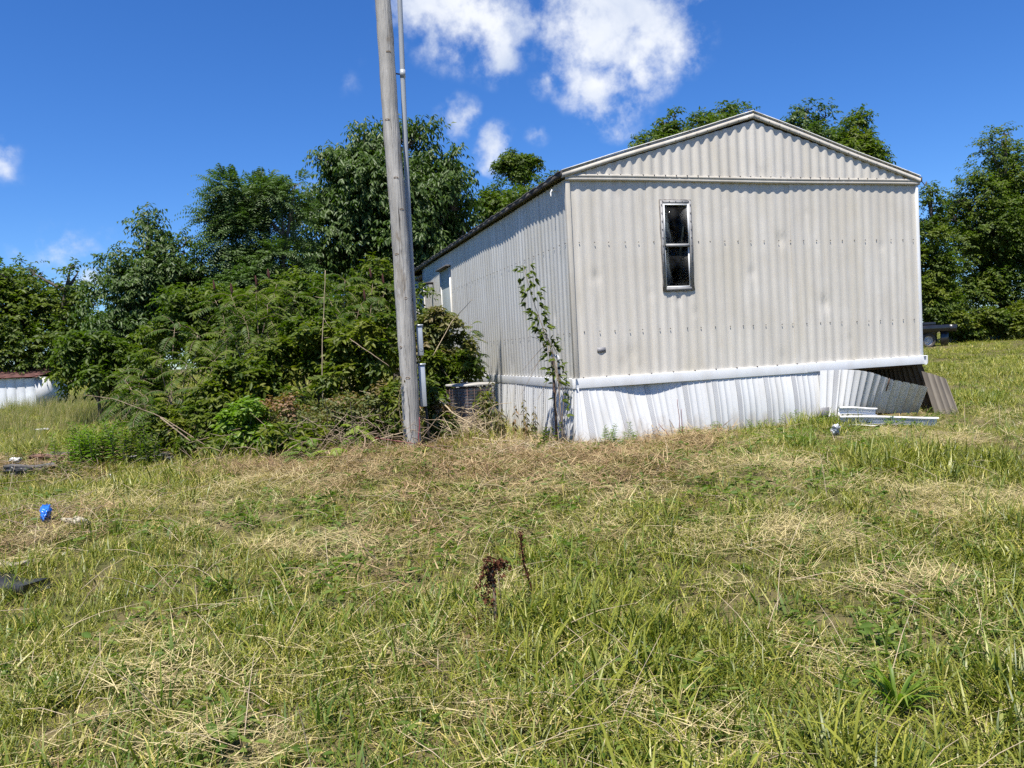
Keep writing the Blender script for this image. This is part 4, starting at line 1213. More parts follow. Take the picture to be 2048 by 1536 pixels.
for Y, bx, rows, lab, n in [
        (9.9, 590, [(580, 850, 65, 45), (620, 880, 55, 36), (555, 900, 40, 30)], 'brownish bramble tangle between the light green shrub and the pole', 4200),
        (9.7, 720, [(700, 840, 60, 50), (760, 830, 40, 55), (730, 890, 55, 30), (780, 880, 26, 36)], 'brown half-dead bramble tangle at the left foot of the pole', 4600),
        (9.75, 880, [(864, 830, 18, 28), (885, 868, 30, 22)], 'half-dead bramble tangle right of the pole foot', 2200)]:
    tree('bramble', lab, Y, bx, rows, MT['leaf_bramble'], n, (.055, .032), cat='bramble', group=GBR, trunk_r=.014, twig=.2, K=5, per=40, droop=.4, yellow=.9)

# upright leafy weeds -----------------------------------------------------------
def weed(label, px, py, Y, hgt, nst, spread, mat='leaf_bright', leaf=(.07, .014), nl=34, name='goldenrod_plant', group='leafy weeds', cat='weed', stemmat='stem', lean=.12, top=True, y=.1, droop=.1):
    B = at(px, py, Y); B[2] = gz(B[0], B[1])
    r = empty(name, B); tag(r, label, cat, group)
    wd = MB(); f = Fol()
    for s_ in range(nst):
        b0 = np.array([rng.normal(0, spread), rng.normal(0, spread * .8), -.02]); h = hgt * rng.uniform(.65, 1.1)
        T = b0 + np.array([rng.normal(0, lean) * h, rng.normal(0, lean) * h, h])
        u = np.linspace(0, 1, 6)[:, None]; st = b0 + (T - b0) * u + np.array([1, .5, 0]) * (rng.normal(0, .05) * h) * np.sin(u * 3.1)
        wd.tube(st, .004 * (1 - .6 * u[:, 0]), 5, caps=False)
        k = np.arange(nl); uu = (.12 + .88 * (k + rng.random(nl)) / nl)
        p = np.stack([np.interp(uu, u[:, 0], st[:, i]) for i in range(3)], 1)
        th = k * 2.4 + rng.random() * 6; el = np.clip(.2 + .75 * uu - droop * 2, -1, 1.2)
        D = np.stack([np.cos(th) * np.cos(el), np.sin(th) * np.cos(el), np.sin(el)], 1)
        L = leaf[0] * rng.uniform(.7, 1.2, nl) * (1.15 - .5 * uu)
        cvv = np.stack([rng.random(nl), np.full(nl, np.clip(rng.normal(y, .15), 0, 1)), np.zeros(nl)], 1)
        f.leaves(p + b0 * 0, D, np.tile([0, 0, 1.0], (nl, 1)) + rng.normal(0, .3, (nl, 3)), L, L * leaf[1] / leaf[0], cvv, six=True, droop=.2 + droop)
    wd.build('stem', MT[stemmat], r); f.build('leaves', MT[mat], r)
    return r
GW = 'upright leafy weeds by the debris'
weed('bright green goldenrod clump standing left of the debris boards', 168, 925, 9.2, .52, 24, .10, group=GW, leaf=(.09, .019), nl=44)
weed('second goldenrod clump right behind the first one', 222, 905, 9.35, .56, 18, .12, group=GW, leaf=(.09, .02), nl=40)
weed('darker leafy weed clump in front of the low sumac', 290, 920, 9.1, .44, 16, .15, group=GW, mat='leaf_shrub', leaf=(.085, .03))
weed('short weed patch between the debris boards at the far left', 60, 925, 9.6, .24, 14, .22, group=GW, mat='leaf_shrub', leaf=(.06, .025), nl=18)
weed('low weeds in front of the black scrap boards', 140, 975, 8.6, .22, 12, .22, group=GW, mat='leaf_shrub', leaf=(.06, .022), nl=16)
GS = 'weeds growing along the skirting'
weed('bright feathery weed in front of the gable skirting near the corner', 1238, 880, 8.72, .27, 9, .07, group=GS, leaf=(.06, .012), nl=30)
weed('small weed beside the feathery weed at the gable skirting', 1262, 884, 8.75, .20, 4, .04, group=GS, leaf=(.05, .014), nl=18)
weed('dark leafy weed at the corner of the skirting', 1100, 893, 8.78, .30, 7, .08, group=GS, mat='leaf_shrub', leaf=(.07, .035), nl=16)
weed('drooping withered vine weed against the side skirting', 1030, 880, 9.6, .62, 7, .12, group=GS, mat='leaf_bramble', leaf=(.075, .04), nl=14, droop=.5, y=.5)
weed('withered vine hanging beside the air conditioner', 985, 885, 9.9, .72, 6, .08, group=GS, mat='leaf_bramble', leaf=(.08, .045), nl=14, droop=.5, y=.3)
weed('short withered stalk between the vine weeds at the side skirting', 1065, 885, 9.3, .45, 5, .07, group=GS, mat='leaf_bramble', leaf=(.065, .03), nl=12, droop=.5, y=.6)
for px, py, Y, hg, lab in [(1370, 868, 9.05, .14, 'low grassy weed at the skirting just left of its middle'), (1425, 862, 9.2, .16, 'low grassy weed at the skirting right of its middle'), (1515, 858, 9.4, .14, 'low weed at the skirting halfway to the fallen trims'),
                           (1590, 850, 9.55, .20, 'thin weed at the skirting left of the grey scrap'), (1665, 848, 9.2, .16, 'dark weed between the grey scrap and the fallen trims'), (1770, 832, 9.0, .14, 'weed growing over the fallen trims')]:
    weed(lab, px, py, Y, hg, 6, .10, group=GS, leaf=(.06, .016), nl=14, mat='leaf_bright')

# the vine climbing past the left wall near the corner
def build_vine():
    pts = [(1128, 905, 8.85), (1122, 830, 8.85), (1116, 760, 8.88), (1108, 715, 8.9), (1095, 680, 8.9), (1080, 640, 8.92), (1066, 600, 8.95), (1056, 565, 8.95), (1047, 533, 8.95)]
    P = np.array([at(*p) for p in pts]); B = P[0].copy(); B[2] = gz(B[0], B[1])
    r = empty('climbing_vine', B); tag(r, 'tall leafy vine shoot standing before the long wall at the corner', 'vine')
    u = np.linspace(0, len(P) - 1, 60)
    st = np.stack([np.interp(u, np.arange(len(P)), P[:, i]) for i in range(3)], 1)
    wd = MB().tube(st - B, np.linspace(.007, .0025, 60), 6)
    for k in range(3):
        o = np.array([.03 * (k - 1), .02 * k, 0]); wd.tube(st[:34] - B + o + np.stack([.02 * np.sin(np.arange(34) * .5 + k)] * 3, 1) * [1, 1, 0], .0035, 5)
    for (a, b) in [((1095, 690), (1042, 790)), ((1085, 695), (1045, 742)), ((1100, 700), (1062, 742)), ((1090, 690), (1058, 672)), ((1104, 745), (1075, 800))]:
        A_ = at(*a, 8.92); E_ = at(*b, 8.95); wd.tube([A_ - B, (A_ + E_) / 2 - B + (.01, 0, .02), E_ - B], [.003, .0022, .0015], 4, caps=False)
    wd.build('stem', MT['stem'], r)
    f = Fol(); n = 120
    for k in range(n):
        i = int(rng.uniform(.10, 1) ** .9 * 59); p0 = st[i]
        th = rng.random() * 6.28; d = np.array([math.cos(th), math.sin(th) * .7, rng.uniform(-.1, .5)]); d /= np.linalg.norm(d)
        q = p0 + d * rng.uniform(.03, .11)
        wdc = 3 if i > 20 else 2
        for j in range(wdc):
            dd = d + rng.normal(0, .45, 3) + np.array([0, 0, -.35])
            f.leaves([q], [dd], [np.array([0, -.5, 1.0]) + rng.normal(0, .4, 3)], [rng.uniform(.05, .10)], [rng.uniform(.025, .045)], [[rng.random(), .1, 0]], six=True, droop=.25)
    f.build('leaves', MT['leaf_shrub'], r, B)
build_vine()

def pole_vine():
    B = at(812, 905, 8.85); B[2] = gz(B[0], B[1])
    r = empty('pole_vine', B); tag(r, 'thin leafy vine creeping up the lower front of the pole', 'vine')
    z = np.linspace(0, .85, 30); st = np.stack([.02 * np.sin(z * 9) - .03, .015 * np.cos(z * 7) + .03, z], 1)
    MB().tube(st, .004, 5).build('stem', MT['stem'], r)
    f = Fol(); n = 60; i = rng.integers(3, 30, n); p = st[i] + rng.normal(0, .015, (n, 3)) * [1.4, .4, 1]
    D = rng.normal(0, 1, (n, 3)) * [1, .5, .8]; f.leaves(p, D, np.tile([0, -1, .6], (n, 1)) + rng.normal(0, .3, (n, 3)), rng.uniform(.02, .045, n), rng.uniform(.012, .024, n), np.stack([rng.random(n), rng.random(n) * .6, n * [0]], 1), six=True)
    f.build('leaves', MT['leaf_bramble'], r)
pole_vine()

# ------------------------------------------------------------------ sticks and dry stalks
def stick(name, pts, r0, r1, mat, label, group, cat='stick', bend=.02, twigs=0):
    P = np.array([at(*p) for p in pts]); B = P[0].copy()
    u = np.linspace(0, len(P) - 1, 14)
    st = np.stack([np.interp(u, np.arange(len(P)), P[:, i]) for i in range(3)], 1) - B
    st = st + np.cumsum(rng.normal(0, bend * .12, st.shape), axis=0)
    mb = MB().tube(st, np.linspace(r0, r1, 14), 6, jitter=.08)
    for k in range(twigs):
        i = rng.integers(4, 12); d = nrm(rng.normal(0, 1, 3)); ln = rng.uniform(.1, .3)
        mb.tube([st[i], st[i] + d * ln * .5, st[i] + d * ln + rng.normal(0, .02, 3)], [r1 * .8, r1 * .6, r1 * .3], 4, caps=False)
    o = mb.build(name, MT[mat], smooth=True); o.location = B
    return tag(o, label, cat, group)
GB = 'bare sticks in the thicket'
stick('dead_sapling', [(646, 860, 10.3), (645, 690, 10.3), (648, 600, 10.3), (650, 540, 10.3)], .007, .004, 'stem_pale', 'upright bare grey sapling rising out of the thicket', GB, twigs=5)
stick('fallen_stick', [(700, 678, 10.0), (740, 706, 9.9), (778, 735, 9.8)], .006, .004, 'stem', 'straight brown stick slanting down towards the pole', GB)
stick('fallen_stick', [(648, 896, 8.7), (665, 925, 8.6), (690, 950, 8.5)], .013, .010, 'stem', 'thick short stick leaning in front of the free-standing sapling', GB)
stick('fallen_stick', [(866, 712, 10.8), (905, 642, 10.9), (945, 600, 11.0)], .006, .004, 'stem_pale', 'thin yellow stick slanting up before the long wall', GB)
stick('fallen_stick', [(545, 865, 9.5), (600, 850, 9.4), (720, 880, 9.3), (765, 915, 9.2)], .008, .004, 'stem', 'long arching branch in the brown bramble left of the pole', GB, twigs=4)
stick('fallen_stick', [(700, 905, 9.0), (750, 880, 9.0), (815, 862, 8.95)], .008, .005, 'stem_pale', 'pale stick resting against the pole foot from the left', GB)
stick('fallen_stick', [(165, 790, 9.9), (230, 800, 9.8), (320, 835, 9.6), (420, 900, 9.3)], .003, .006, 'stem', 'long dark fallen branch arching over the low sumac', GB, twigs=3)
stick('fallen_stick', [(320, 835, 9.4), (400, 895, 9.3), (440, 915, 9.25)], .008, .008, 'stem', 'thick dark branch end at the foot of the glossy shrub', GB)
stick('fallen_stick', [(545, 895, 9.0), (541, 930, 8.8), (546, 955, 8.7)], .006, .006, 'stem_pale', 'pale cut stub standing before the bramble', GB)
stick('fallen_stick', [(870, 790, 9.6), (905, 825, 9.5), (980, 870, 9.4)], .011, .006, 'stem_pale', 'thick pale stalk fallen across the front of the air conditioner', GB)
stick('fallen_stick', [(945, 875, 9.2), (1000, 882, 9.15), (1060, 878, 9.1)], .010, .006, 'stem_pale', 'pale stalk lying in the cut brush before the side skirting', GB)
stick('red_cane', [(750, 876, 8.85), (810, 886, 8.75), (850, 893, 8.7), (915, 905, 8.65)], .006, .004, 'cane', 'long dark red bramble cane crossing the pole foot', 'red canes', cat='cane')
stick('red_cane', [(838, 835, 8.85), (839, 900, 8.8)], .007, .006, 'cane', 'short upright red cane touching the right side of the pole', 'red canes', cat='cane')
for px, py, tx, ty, lab in [(1358, 862, 1355, 798, 'tallest dark stubble stem before the skirting'), (1365, 864, 1364, 820, 'shorter dark stem beside the tallest stubble stem'), (1345, 878, 1315, 850, 'slanted brown stem left of the upright stubble stems')]:
    stick('stubble_stem', [(px, py, 8.85), (tx, ty, 8.85)], .004, .003, 'cane', lab, 'stubble stems before the skirting', cat='stem')

def brush(name, label, px, py, sx, sy, n, L, mat, rad, z=.0, flat=.35, height=.3, kind='stuff', cat='brush'):
    """a heap of dry stalks nobody could count"""
    B = gnd(px, py); mb = MB()
    for k in range(n):
        c = np.array([rng.normal(0, sx), rng.normal(0, sy), 0]); c[2] = gz(B[0] + c[0], B[1] + c[1]) - B[2] + abs(rng.normal(0, height)) * .5
        th = rng.random() * 6.28; el = rng.normal(0, flat); l = L * rng.uniform(.4, 1.2)
        d = np.array([math.cos(th) * math.cos(el), math.sin(th) * math.cos(el), math.sin(el)])
        a = c - d * l / 2; b = c + d * l / 2
        for q in (a, b): q[2] = max(q[2], gz(B[0] + q[0], B[1] + q[1]) - B[2] + .005)
        mb.tube([a, (a + b) / 2 + rng.normal(0, .03, 3), b], [rad * rng.uniform(.6, 1.3), rad, rad * .6], 4, caps=False)
    o = mb.build(name, MT[mat]); o.location = B
    return tag(o, label, cat, kind=kind)
brush('dry_brush', 'heap of dry tan stalks between the pole and the air conditioner', 905, 880, .34, .30, 420, .46, 'stem_pale', .0035, height=.35, flat=.5)
brush('dry_brush', 'dark dead stems tangled at the left foot of the pole', 700, 905, .75, .35, 240, .45, 'stem', .0035, height=.42, flat=.6)
brush('dry_brush', 'dead twigs strewn before the thicket', 430, 915, 1.1, .25, 240, .36, 'stem', .003, height=.10, flat=.3)
brush('dry_brush', 'reddish dead stems strewn along the side skirting', 1060, 905, .42, .28, 260, .36, 'stem_pale', .003, height=.10, flat=.25)

brush('dry_brush', 'dead grey stems tangled around the blue bag', 70, 1050, .35, .35, 120, .34, 'stem', .0028, height=.08, flat=.3)
brush('dry_brush', 'dark stems over the debris boards at the left edge', 70, 950, .55, .3, 120, .38, 'stem', .003, height=.14, flat=.35)

def dead_plant():
    # curled dock stalk
    B = gnd(990, 1252); r = empty('dried_dock', B); tag(r, 'curled dark brown dried dock plant standing in the foreground grass', 'dried plant')
    Y = B[1]
    pts = [(990, 1255), (990, 1215), (988, 1180), (983, 1150), (990, 1130), (1008, 1128)]
    P = np.array([at(a, b, Y) for a, b in pts]); P[0][2] = B[2] - .01
    st = np.stack([np.interp(np.linspace(0, 5, 24), range(6), P[:, i]) for i in range(3)], 1) - B
    mb = MB().tube(st, np.linspace(.009, .005, 24), 6)
    for (ex, ey) in ((960, 1160), (955, 1150), (1015, 1135), (968, 1130), (972, 1185), (1002, 1200)):
        e = at(ex, ey, Y + rng.normal(0, .03)) - B; i = rng.integers(12, 23); mb.tube([st[i], (st[i] + e) / 2 + (0, 0, .02), e], .002, 4)
    mb.build('stem', MT['stem'], r)
    f = Fol()
    strands = [st[2:14], st[12:]]
    for (ax_, ay, ex, ey) in ((985, 1150, 957, 1172), (984, 1140, 962, 1150), (988, 1132, 970, 1124), (992, 1130, 1016, 1134), (985, 1145, 966, 1192), (990, 1135, 1004, 1152), (986, 1160, 976, 1200), (990, 1245, 935, 1258), (990, 1240, 900, 1254)):
        a_ = at(ax_, ay, Y) - B; e_ = at(ex, ey, Y + rng.normal(0, .03)) - B; u = np.linspace(0, 1, 10)[:, None]
        strands.append(a_ + (e_ - a_) * u + np.array([0, 0, .03]) * np.sin(u * 3.14))
    for q in strands:
        n = 75; i = rng.integers(0, len(q), n); p = q[i] + rng.normal(0, .007, (n, 3))
        f.leaves(p, rng.normal(0, 1, (n, 3)) + [0, 0, -.6], rng.normal(0, 1, (n, 3)), rng.uniform(.012, .026, n), rng.uniform(.006, .014, n), np.stack([rng.random(n), rng.random(n), np.zeros(n)], 1), droop=.3)
    f.build('dry_leaves', MT['leaf_dead'], r)
    B2 = gnd(1072, 1215); r2 = empty('dried_dock', B2); tag(r2, 'thin upright dried seed stalk right of the curled dock plant', 'dried plant')
    Y = B2[1]; pts = [(1072, 1216), (1062, 1172), (1048, 1130), (1043, 1092), (1041, 1066)]
    P = np.array([at(a, b, Y) for a, b in pts]); st = np.stack([np.interp(np.linspace(0, 4, 20), range(5), P[:, i]) for i in range(3)], 1) - B2
    MB().tube(st, np.linspace(.006, .004, 20), 5).build('stem', MT['leaf_dead'], r2)
    f = Fol(); n = 340; i = rng.integers(7, 20, n); p = st[i] + rng.normal(0, .008, (n, 3))
    f.leaves(p, rng.normal(0, 1, (n, 3)), rng.normal(0, 1, (n, 3)), rng.uniform(.007, .014, n), rng.uniform(.005, .009, n), np.stack([rng.random(n), rng.random(n), np.zeros(n)], 1))
    f.build('seeds', MT['leaf_dead'], r2)
dead_plant()

def rosette(label, px, py, n, L, Wd, mat, up=.9, name='dock_plant', group='broadleaf weeds in the grass', yel=.2):
    B = gnd(px, py); r = empty(name, B); tag(r, label, 'weed', group)
    f = MB(); rows = 6
    for k in range(n):
        th = rng.random() * 6.28; el = up * rng.uniform(.6, 1.1); l = L * rng.uniform(.6, 1.15); w = Wd * rng.uniform(.7, 1.2)
        h = np.array([math.cos(th), math.sin(th), 0]); sd_ = np.array([-math.sin(th), math.cos(th), 0]); b0 = h * rng.uniform(0, .03) * L * 3
        G = []
        for q in range(rows):
            u = q / (rows - 1); ang = el - .7 * u * u; p = b0 + h * l * u * math.cos(el - .35 * u) + np.array([0, 0, 1]) * (l * u * math.sin(ang) + .0)
            ww = w * math.sin(math.pi * min(.97, .12 + .85 * u)) * (1 + .08 * math.sin(q * 2.7 + k)); nm = np.cross(sd_, h * math.cos(ang) + np.array([0, 0, math.sin(ang)]))
            G.append([p - sd_ * ww / 2 - nm * ww * .18, p, p + sd_ * ww / 2 - nm * ww * .18])
        f.grid(G, cv=(rng.random(), yel * rng.random() * 2, 0))
    f.build('leaves', MT[mat], r, smooth=True, cv=True)
rosette('tall bright green dock plant in the lower right foreground', 1795, 1425, 40, .24, .016, 'leaf_bright', up=1.42)
rosette('broad dandelion rosette at the bottom edge of the grass', 1060, 1530, 12, .15, .045, 'leaf_bright', up=.7)
rosette('single broad-leaved weed in the lower left foreground', 432, 1425, 6, .08, .045, 'leaf_bright', up=.5)
rosette('dark dock rosette in the left foreground', 265, 1450, 8, .13, .04, 'leaf_shrub', up=.8)
rosette('small rosette right of the thin seed stalk', 1100, 1280, 8, .10, .03, 'leaf_bright', up=.6)
rosette('clover-like rosette in the middle of the grass near the hay line', 1480, 1135, 9, .08, .04, 'leaf_bright', up=.6)
rosette('small broad weed right of the utility pole at the grass edge', 865, 975, 9, .14, .04, 'leaf_bright', up=.8)

# ------------------------------------------------------------------ litter and debris
def crumple(name, label, px, py, size, mat, cat, seed=1, group=None, lift=0.0, rough=1.1, flat=1.0, rz=0.0):
    rg = np.random.default_rng(seed)
    B = gnd(px, py)
    nu, nv = 34, 20
    th = np.linspace(0, 2 * math.pi, nu, endpoint=False); ph = np.linspace(.04, math.pi - .04, nv)
    T_, P_ = np.meshgrid(th, ph); D = np.stack([np.cos(T_) * np.sin(P_), np.sin(T_) * np.sin(P_), np.cos(P_)], -1)
    r = np.ones(T_.shape)
    for k in range(26):       # creased: random planes cut the bag into facets
        q = D @ nrm(rg.normal(size=3))
        r = np.where(q > .0, np.minimum(r, rg.uniform(.34, .95) / np.maximum(q, 1e-3)), r)
    for k in range(7):        # folds and pinches
        q = D @ nrm(rg.normal(size=3)); r = r * (1 - .22 * np.exp(-((q - rg.uniform(-.4, .4)) / .10) ** 2))
    r = r * (1 + rg.normal(0, .13 * rough, r.shape))
    V = D * r[..., None] * np.array(size)
    idx = np.arange(nu * nv).reshape(nv, nu); Q = np.stack([idx[:-1], np.roll(idx[:-1], -1, 1), np.roll(idx[1:], -1, 1), idx[1:]], -1).reshape(-1, 4)
    V[..., 2] -= V[..., 2].min() + .01
    o = MB().add(V.reshape(-1, 3), Q).build(name, mat)
    o.location = B + np.array([0, 0, lift]); o.rotation_euler = (0, 0, rz)
    return tag(o, label, cat, group)
blue = pmat('blue_plastic', (.03, .17, .62), (.015, .09, .42), rough=.25, scale=(14, 14, 14), spec=.6)
wplast = pmat('white_plastic', (.60, .60, .58), (.40, .39, .36), rough=.55, scale=(12, 12, 12))
gplast = pmat('grey_plastic', (.42, .44, .46), (.30, .31, .33), rough=.3, scale=(10, 10, 10), spec=.6)
rag = pmat('dirty_cloth', (.40, .36, .28), (.22, .19, .14), rough=.9, scale=(20, 20, 20))
black = pmat('black_rubber', (.018, .018, .018), (.035, .033, .03), rough=.45, scale=(8, 8, 8))
board_g = pmat('grey_board', (.13, .12, .11), (.07, .065, .06), rough=.9, scale=(14, 2, 14))
board_r = pmat('red_board', (.17, .085, .055), (.10, .055, .04), rough=.85, scale=(14, 2, 14))
cb = crumple('plastic_bag', 'crumpled bright blue plastic bag lying among dry stems at left', 92, 1058, (.075, .17, .12), blue, 'bag', 4, lift=.05, rz=.5)
cb2 = crumple('plastic_bag', 'dirty white rag-like bag lying right of the blue bag', 160, 1058, (.15, .08, .06), rag, 'bag', 9, lift=.02)
crumple('plastic_bag', 'grey shiny plastic bag in the grass before the gable skirting', 1672, 876, (.085, .07, .10), gplast, 'bag', 12)
crumple('paper_scrap', 'white paper scrap in the grass at the right of the gable', 1818, 899, (.07, .06, .05), wplast, 'paper', 15)
crumple('plastic_sheet', 'white crumpled sheet lying in the grass below the shed', 84, 862, (.26, .12, .06), wplast, 'plastic sheet', 17)
crumple('foam_scrap', 'white foam scrap on the debris boards at the left edge', 34, 938, (.15, .10, .06), wplast, 'foam', 19, lift=.08)
crumple('foam_scrap', 'smaller white foam scrap right of the larger one on the boards', 92, 928, (.07, .06, .05), wplast, 'foam', 21, lift=.05)
crumple('foam_scrap', 'tiny white scrap lying in front of the goldenrod', 218, 958, (.035, .03, .03), wplast, 'foam', 22)
crumple('foam_scrap', 'small white scrap below the blue bag', 130, 1110, (.05, .03, .02), wplast, 'foam', 25)
crumple('bottle_cap_scrap', 'small blue plastic scrap under the debris boards', 66, 956, (.03, .03, .025), blue, 'plastic scrap', 26)

def board(name, label, a, b, Y0, Y1, w, t, mat, z=.03, tilt=0.0, group='boards of the debris heap', cat='board'):
    A = at(*a, Y0); Bp = at(*b, Y1); A[2] = gz(A[0], A[1]) + z; Bp[2] = gz(Bp[0], Bp[1]) + z + tilt
    c = (A + Bp) / 2; ax = Bp - A; L = np.linalg.norm(ax); ax /= L
    sd_ = nrm(np.cross([0, 0, 1.0], ax)); up = np.cross(ax, sd_)
    n = 7; mb = MB(); G = []
    for k in range(n):
        u = (k / (n - 1) - .5) * L; s_ = 1 + rng.normal(0, .04); bw = .012 * math.sin(k * 1.3)
        G.append([ax * u + sd_ * (w / 2 * s_ * i) + up * (t / 2 * j + bw) for i, j in ((-1, -1), (1, -1), (1, 1), (-1, 1))])
    G = np.array(G); idx = np.arange(n * 4).reshape(n, 4); Q = [idx[0], idx[-1][::-1]]
    for k in range(n - 1):
        for j in range(4): Q.append([idx[k, j], idx[k, (j + 1) % 4], idx[k + 1, (j + 1) % 4], idx[k + 1, j]])
    o = mb.add(G.reshape(-1, 3), Q).build(name, mat); o.location = c
    return tag(o, label, cat, group)
board('scrap_board', 'long grey board at the front of the debris heap', (70, 985), (165, 935), 8.7, 9.3, .09, .035, board_g, .05)
board('scrap_board', 'wet grey plank reflecting the sky behind the goldenrod', (90, 905), (150, 893), 10.1, 10.1, .22, .03, board_g, .10)
board('scrap_board', 'reddish plank lying behind the grey plank', (70, 900), (160, 902), 10.4, 10.0, .20, .03, board_r, .03)
board('scrap_board', 'black board at the far left edge under the foam scrap', (-30, 955), (75, 945), 9.3, 9.3, .25, .05, black, .02)
board('scrap_board', 'black board at the back of the debris under the shrubs', (250, 925), (345, 905), 9.4, 9.5, .24, .06, black, .08)
board('metal_sheet', 'grey metal strip lying under the thicket edge right of the weeds', (270, 935), (345, 920), 9.15, 9.25, .16, .025, board_g, .06, cat='metal sheet')
board('scrap_board', 'short dark red scrap right behind the second goldenrod clump', (185, 885), (215, 880), 10.4, 10.4, .16, .04, board_r, .05)
board('rubber_strip', 'black rubber strip half hidden in grass at the lower left edge', (-40, 1112), (70, 1125), 4.75, 4.55, .16, .06, black, .03, group='strips at the lower left edge', cat='rubber strip')
board('plank', 'pale weathered plank behind the black strip at the left edge', (-40, 1090), (60, 1092), 5.0, 4.95, .05, .02, rag, .05, group='strips at the lower left edge', cat='plank')
crumple('tarp', 'black torn tarp bunched under the boards at the left edge', 40, 958, (.42, .20, .10), black, 'tarp', 31)
crumple('tarp', 'black tarp edge showing under the shrubs right of the goldenrod', 300, 925, (.34, .14, .09), black, 'tarp', 33)
board('scrap_board', 'broken grey board poking out of the weeds by the black tarp', (10, 975), (110, 965), 8.6, 8.9, .12, .04, board_g, .09)
board('scrap_board', 'dark red board lying across the tarp at the left edge', (60, 925), (150, 915), 9.6, 9.8, .16, .04, board_r, .10)
stick('dead_root', [(-10, 965, 8.2), (40, 990, 8.0), (110, 995, 7.9), (160, 975, 8.1)], .012, .008, 'stem', 'dark root arching over the grass at the left edge', 'debris sticks')

# ------------------------------------------------------------------ low white shed at the far left
def build_shed():
    Y = 25.0; R_ = at(72, 800, Y); base = R_.copy(); base[2] = gz(base[0], base[1])
    r = empty('low_shed', base, .06); tag(r, 'low white metal shed with a dark red shingle roof at the left edge', 'shed')
    wm = pmat('white_sheet_metal', (.78, .80, .82), (.62, .63, .64), rough=.4, scale=(1.5, 1.5, 3))
    Wd, D, H = 3.4, 2.0, 0.98
    xs = np.linspace(-Wd, 0, 13)
    for a, b in zip(xs[:-1], xs[1:]):
        x = [a, a + .02, a + .03, b - .03, b - .02, b]; d = [0, 0, -.018, -.018, 0, 0]
        MB().grid([[(q, e + .004 * math.sin(q * 9), z) for q, e in zip(x, d)] for z in (-.2, .3, .7, H + .02 * math.sin(a * 5))]).build('wall_sheet', wm, r)
    MB().box(-.03, 0, .01, D, -.2, H).build('end_wall', wm, r)
    MB().box(-Wd, -Wd + .03, .01, D, -.2, H).build('end_wall', wm, r)
    MB().box(-Wd, 0, D, D + .03, -.2, H).build('back_wall', wm, r)
    rm = pmat('shingle_red', (.13, .052, .04), (.075, .03, .026), rough=.9, scale=(5, 5, 5))
    roof = MB().add([(-Wd - .1, -.12, H + .01), (.12, -.12, H + .01), (.12, D + .1, H + .34), (-Wd - .1, D + .1, H + .34)], [[0, 1, 2, 3]]).build('roof', rm, r)
    sh = MB().box(-.16, .16, 0, .26, 0, .018, M=Matrix.Rotation(.15, 4, 'X')).mesh('shingle')
    for row in range(9):
        for c in range(11):
            o = link('shingle', sh, rm, roof); y = -.14 + row * .235
            o.location = (-Wd + .02 + c * .325 + (row % 2) * .16, y, H + .02 + (y + .12) * .15 + rng.uniform(0, .012)); o.rotation_euler = (0, rng.normal(0, .02), rng.normal(0, .03))
build_shed()

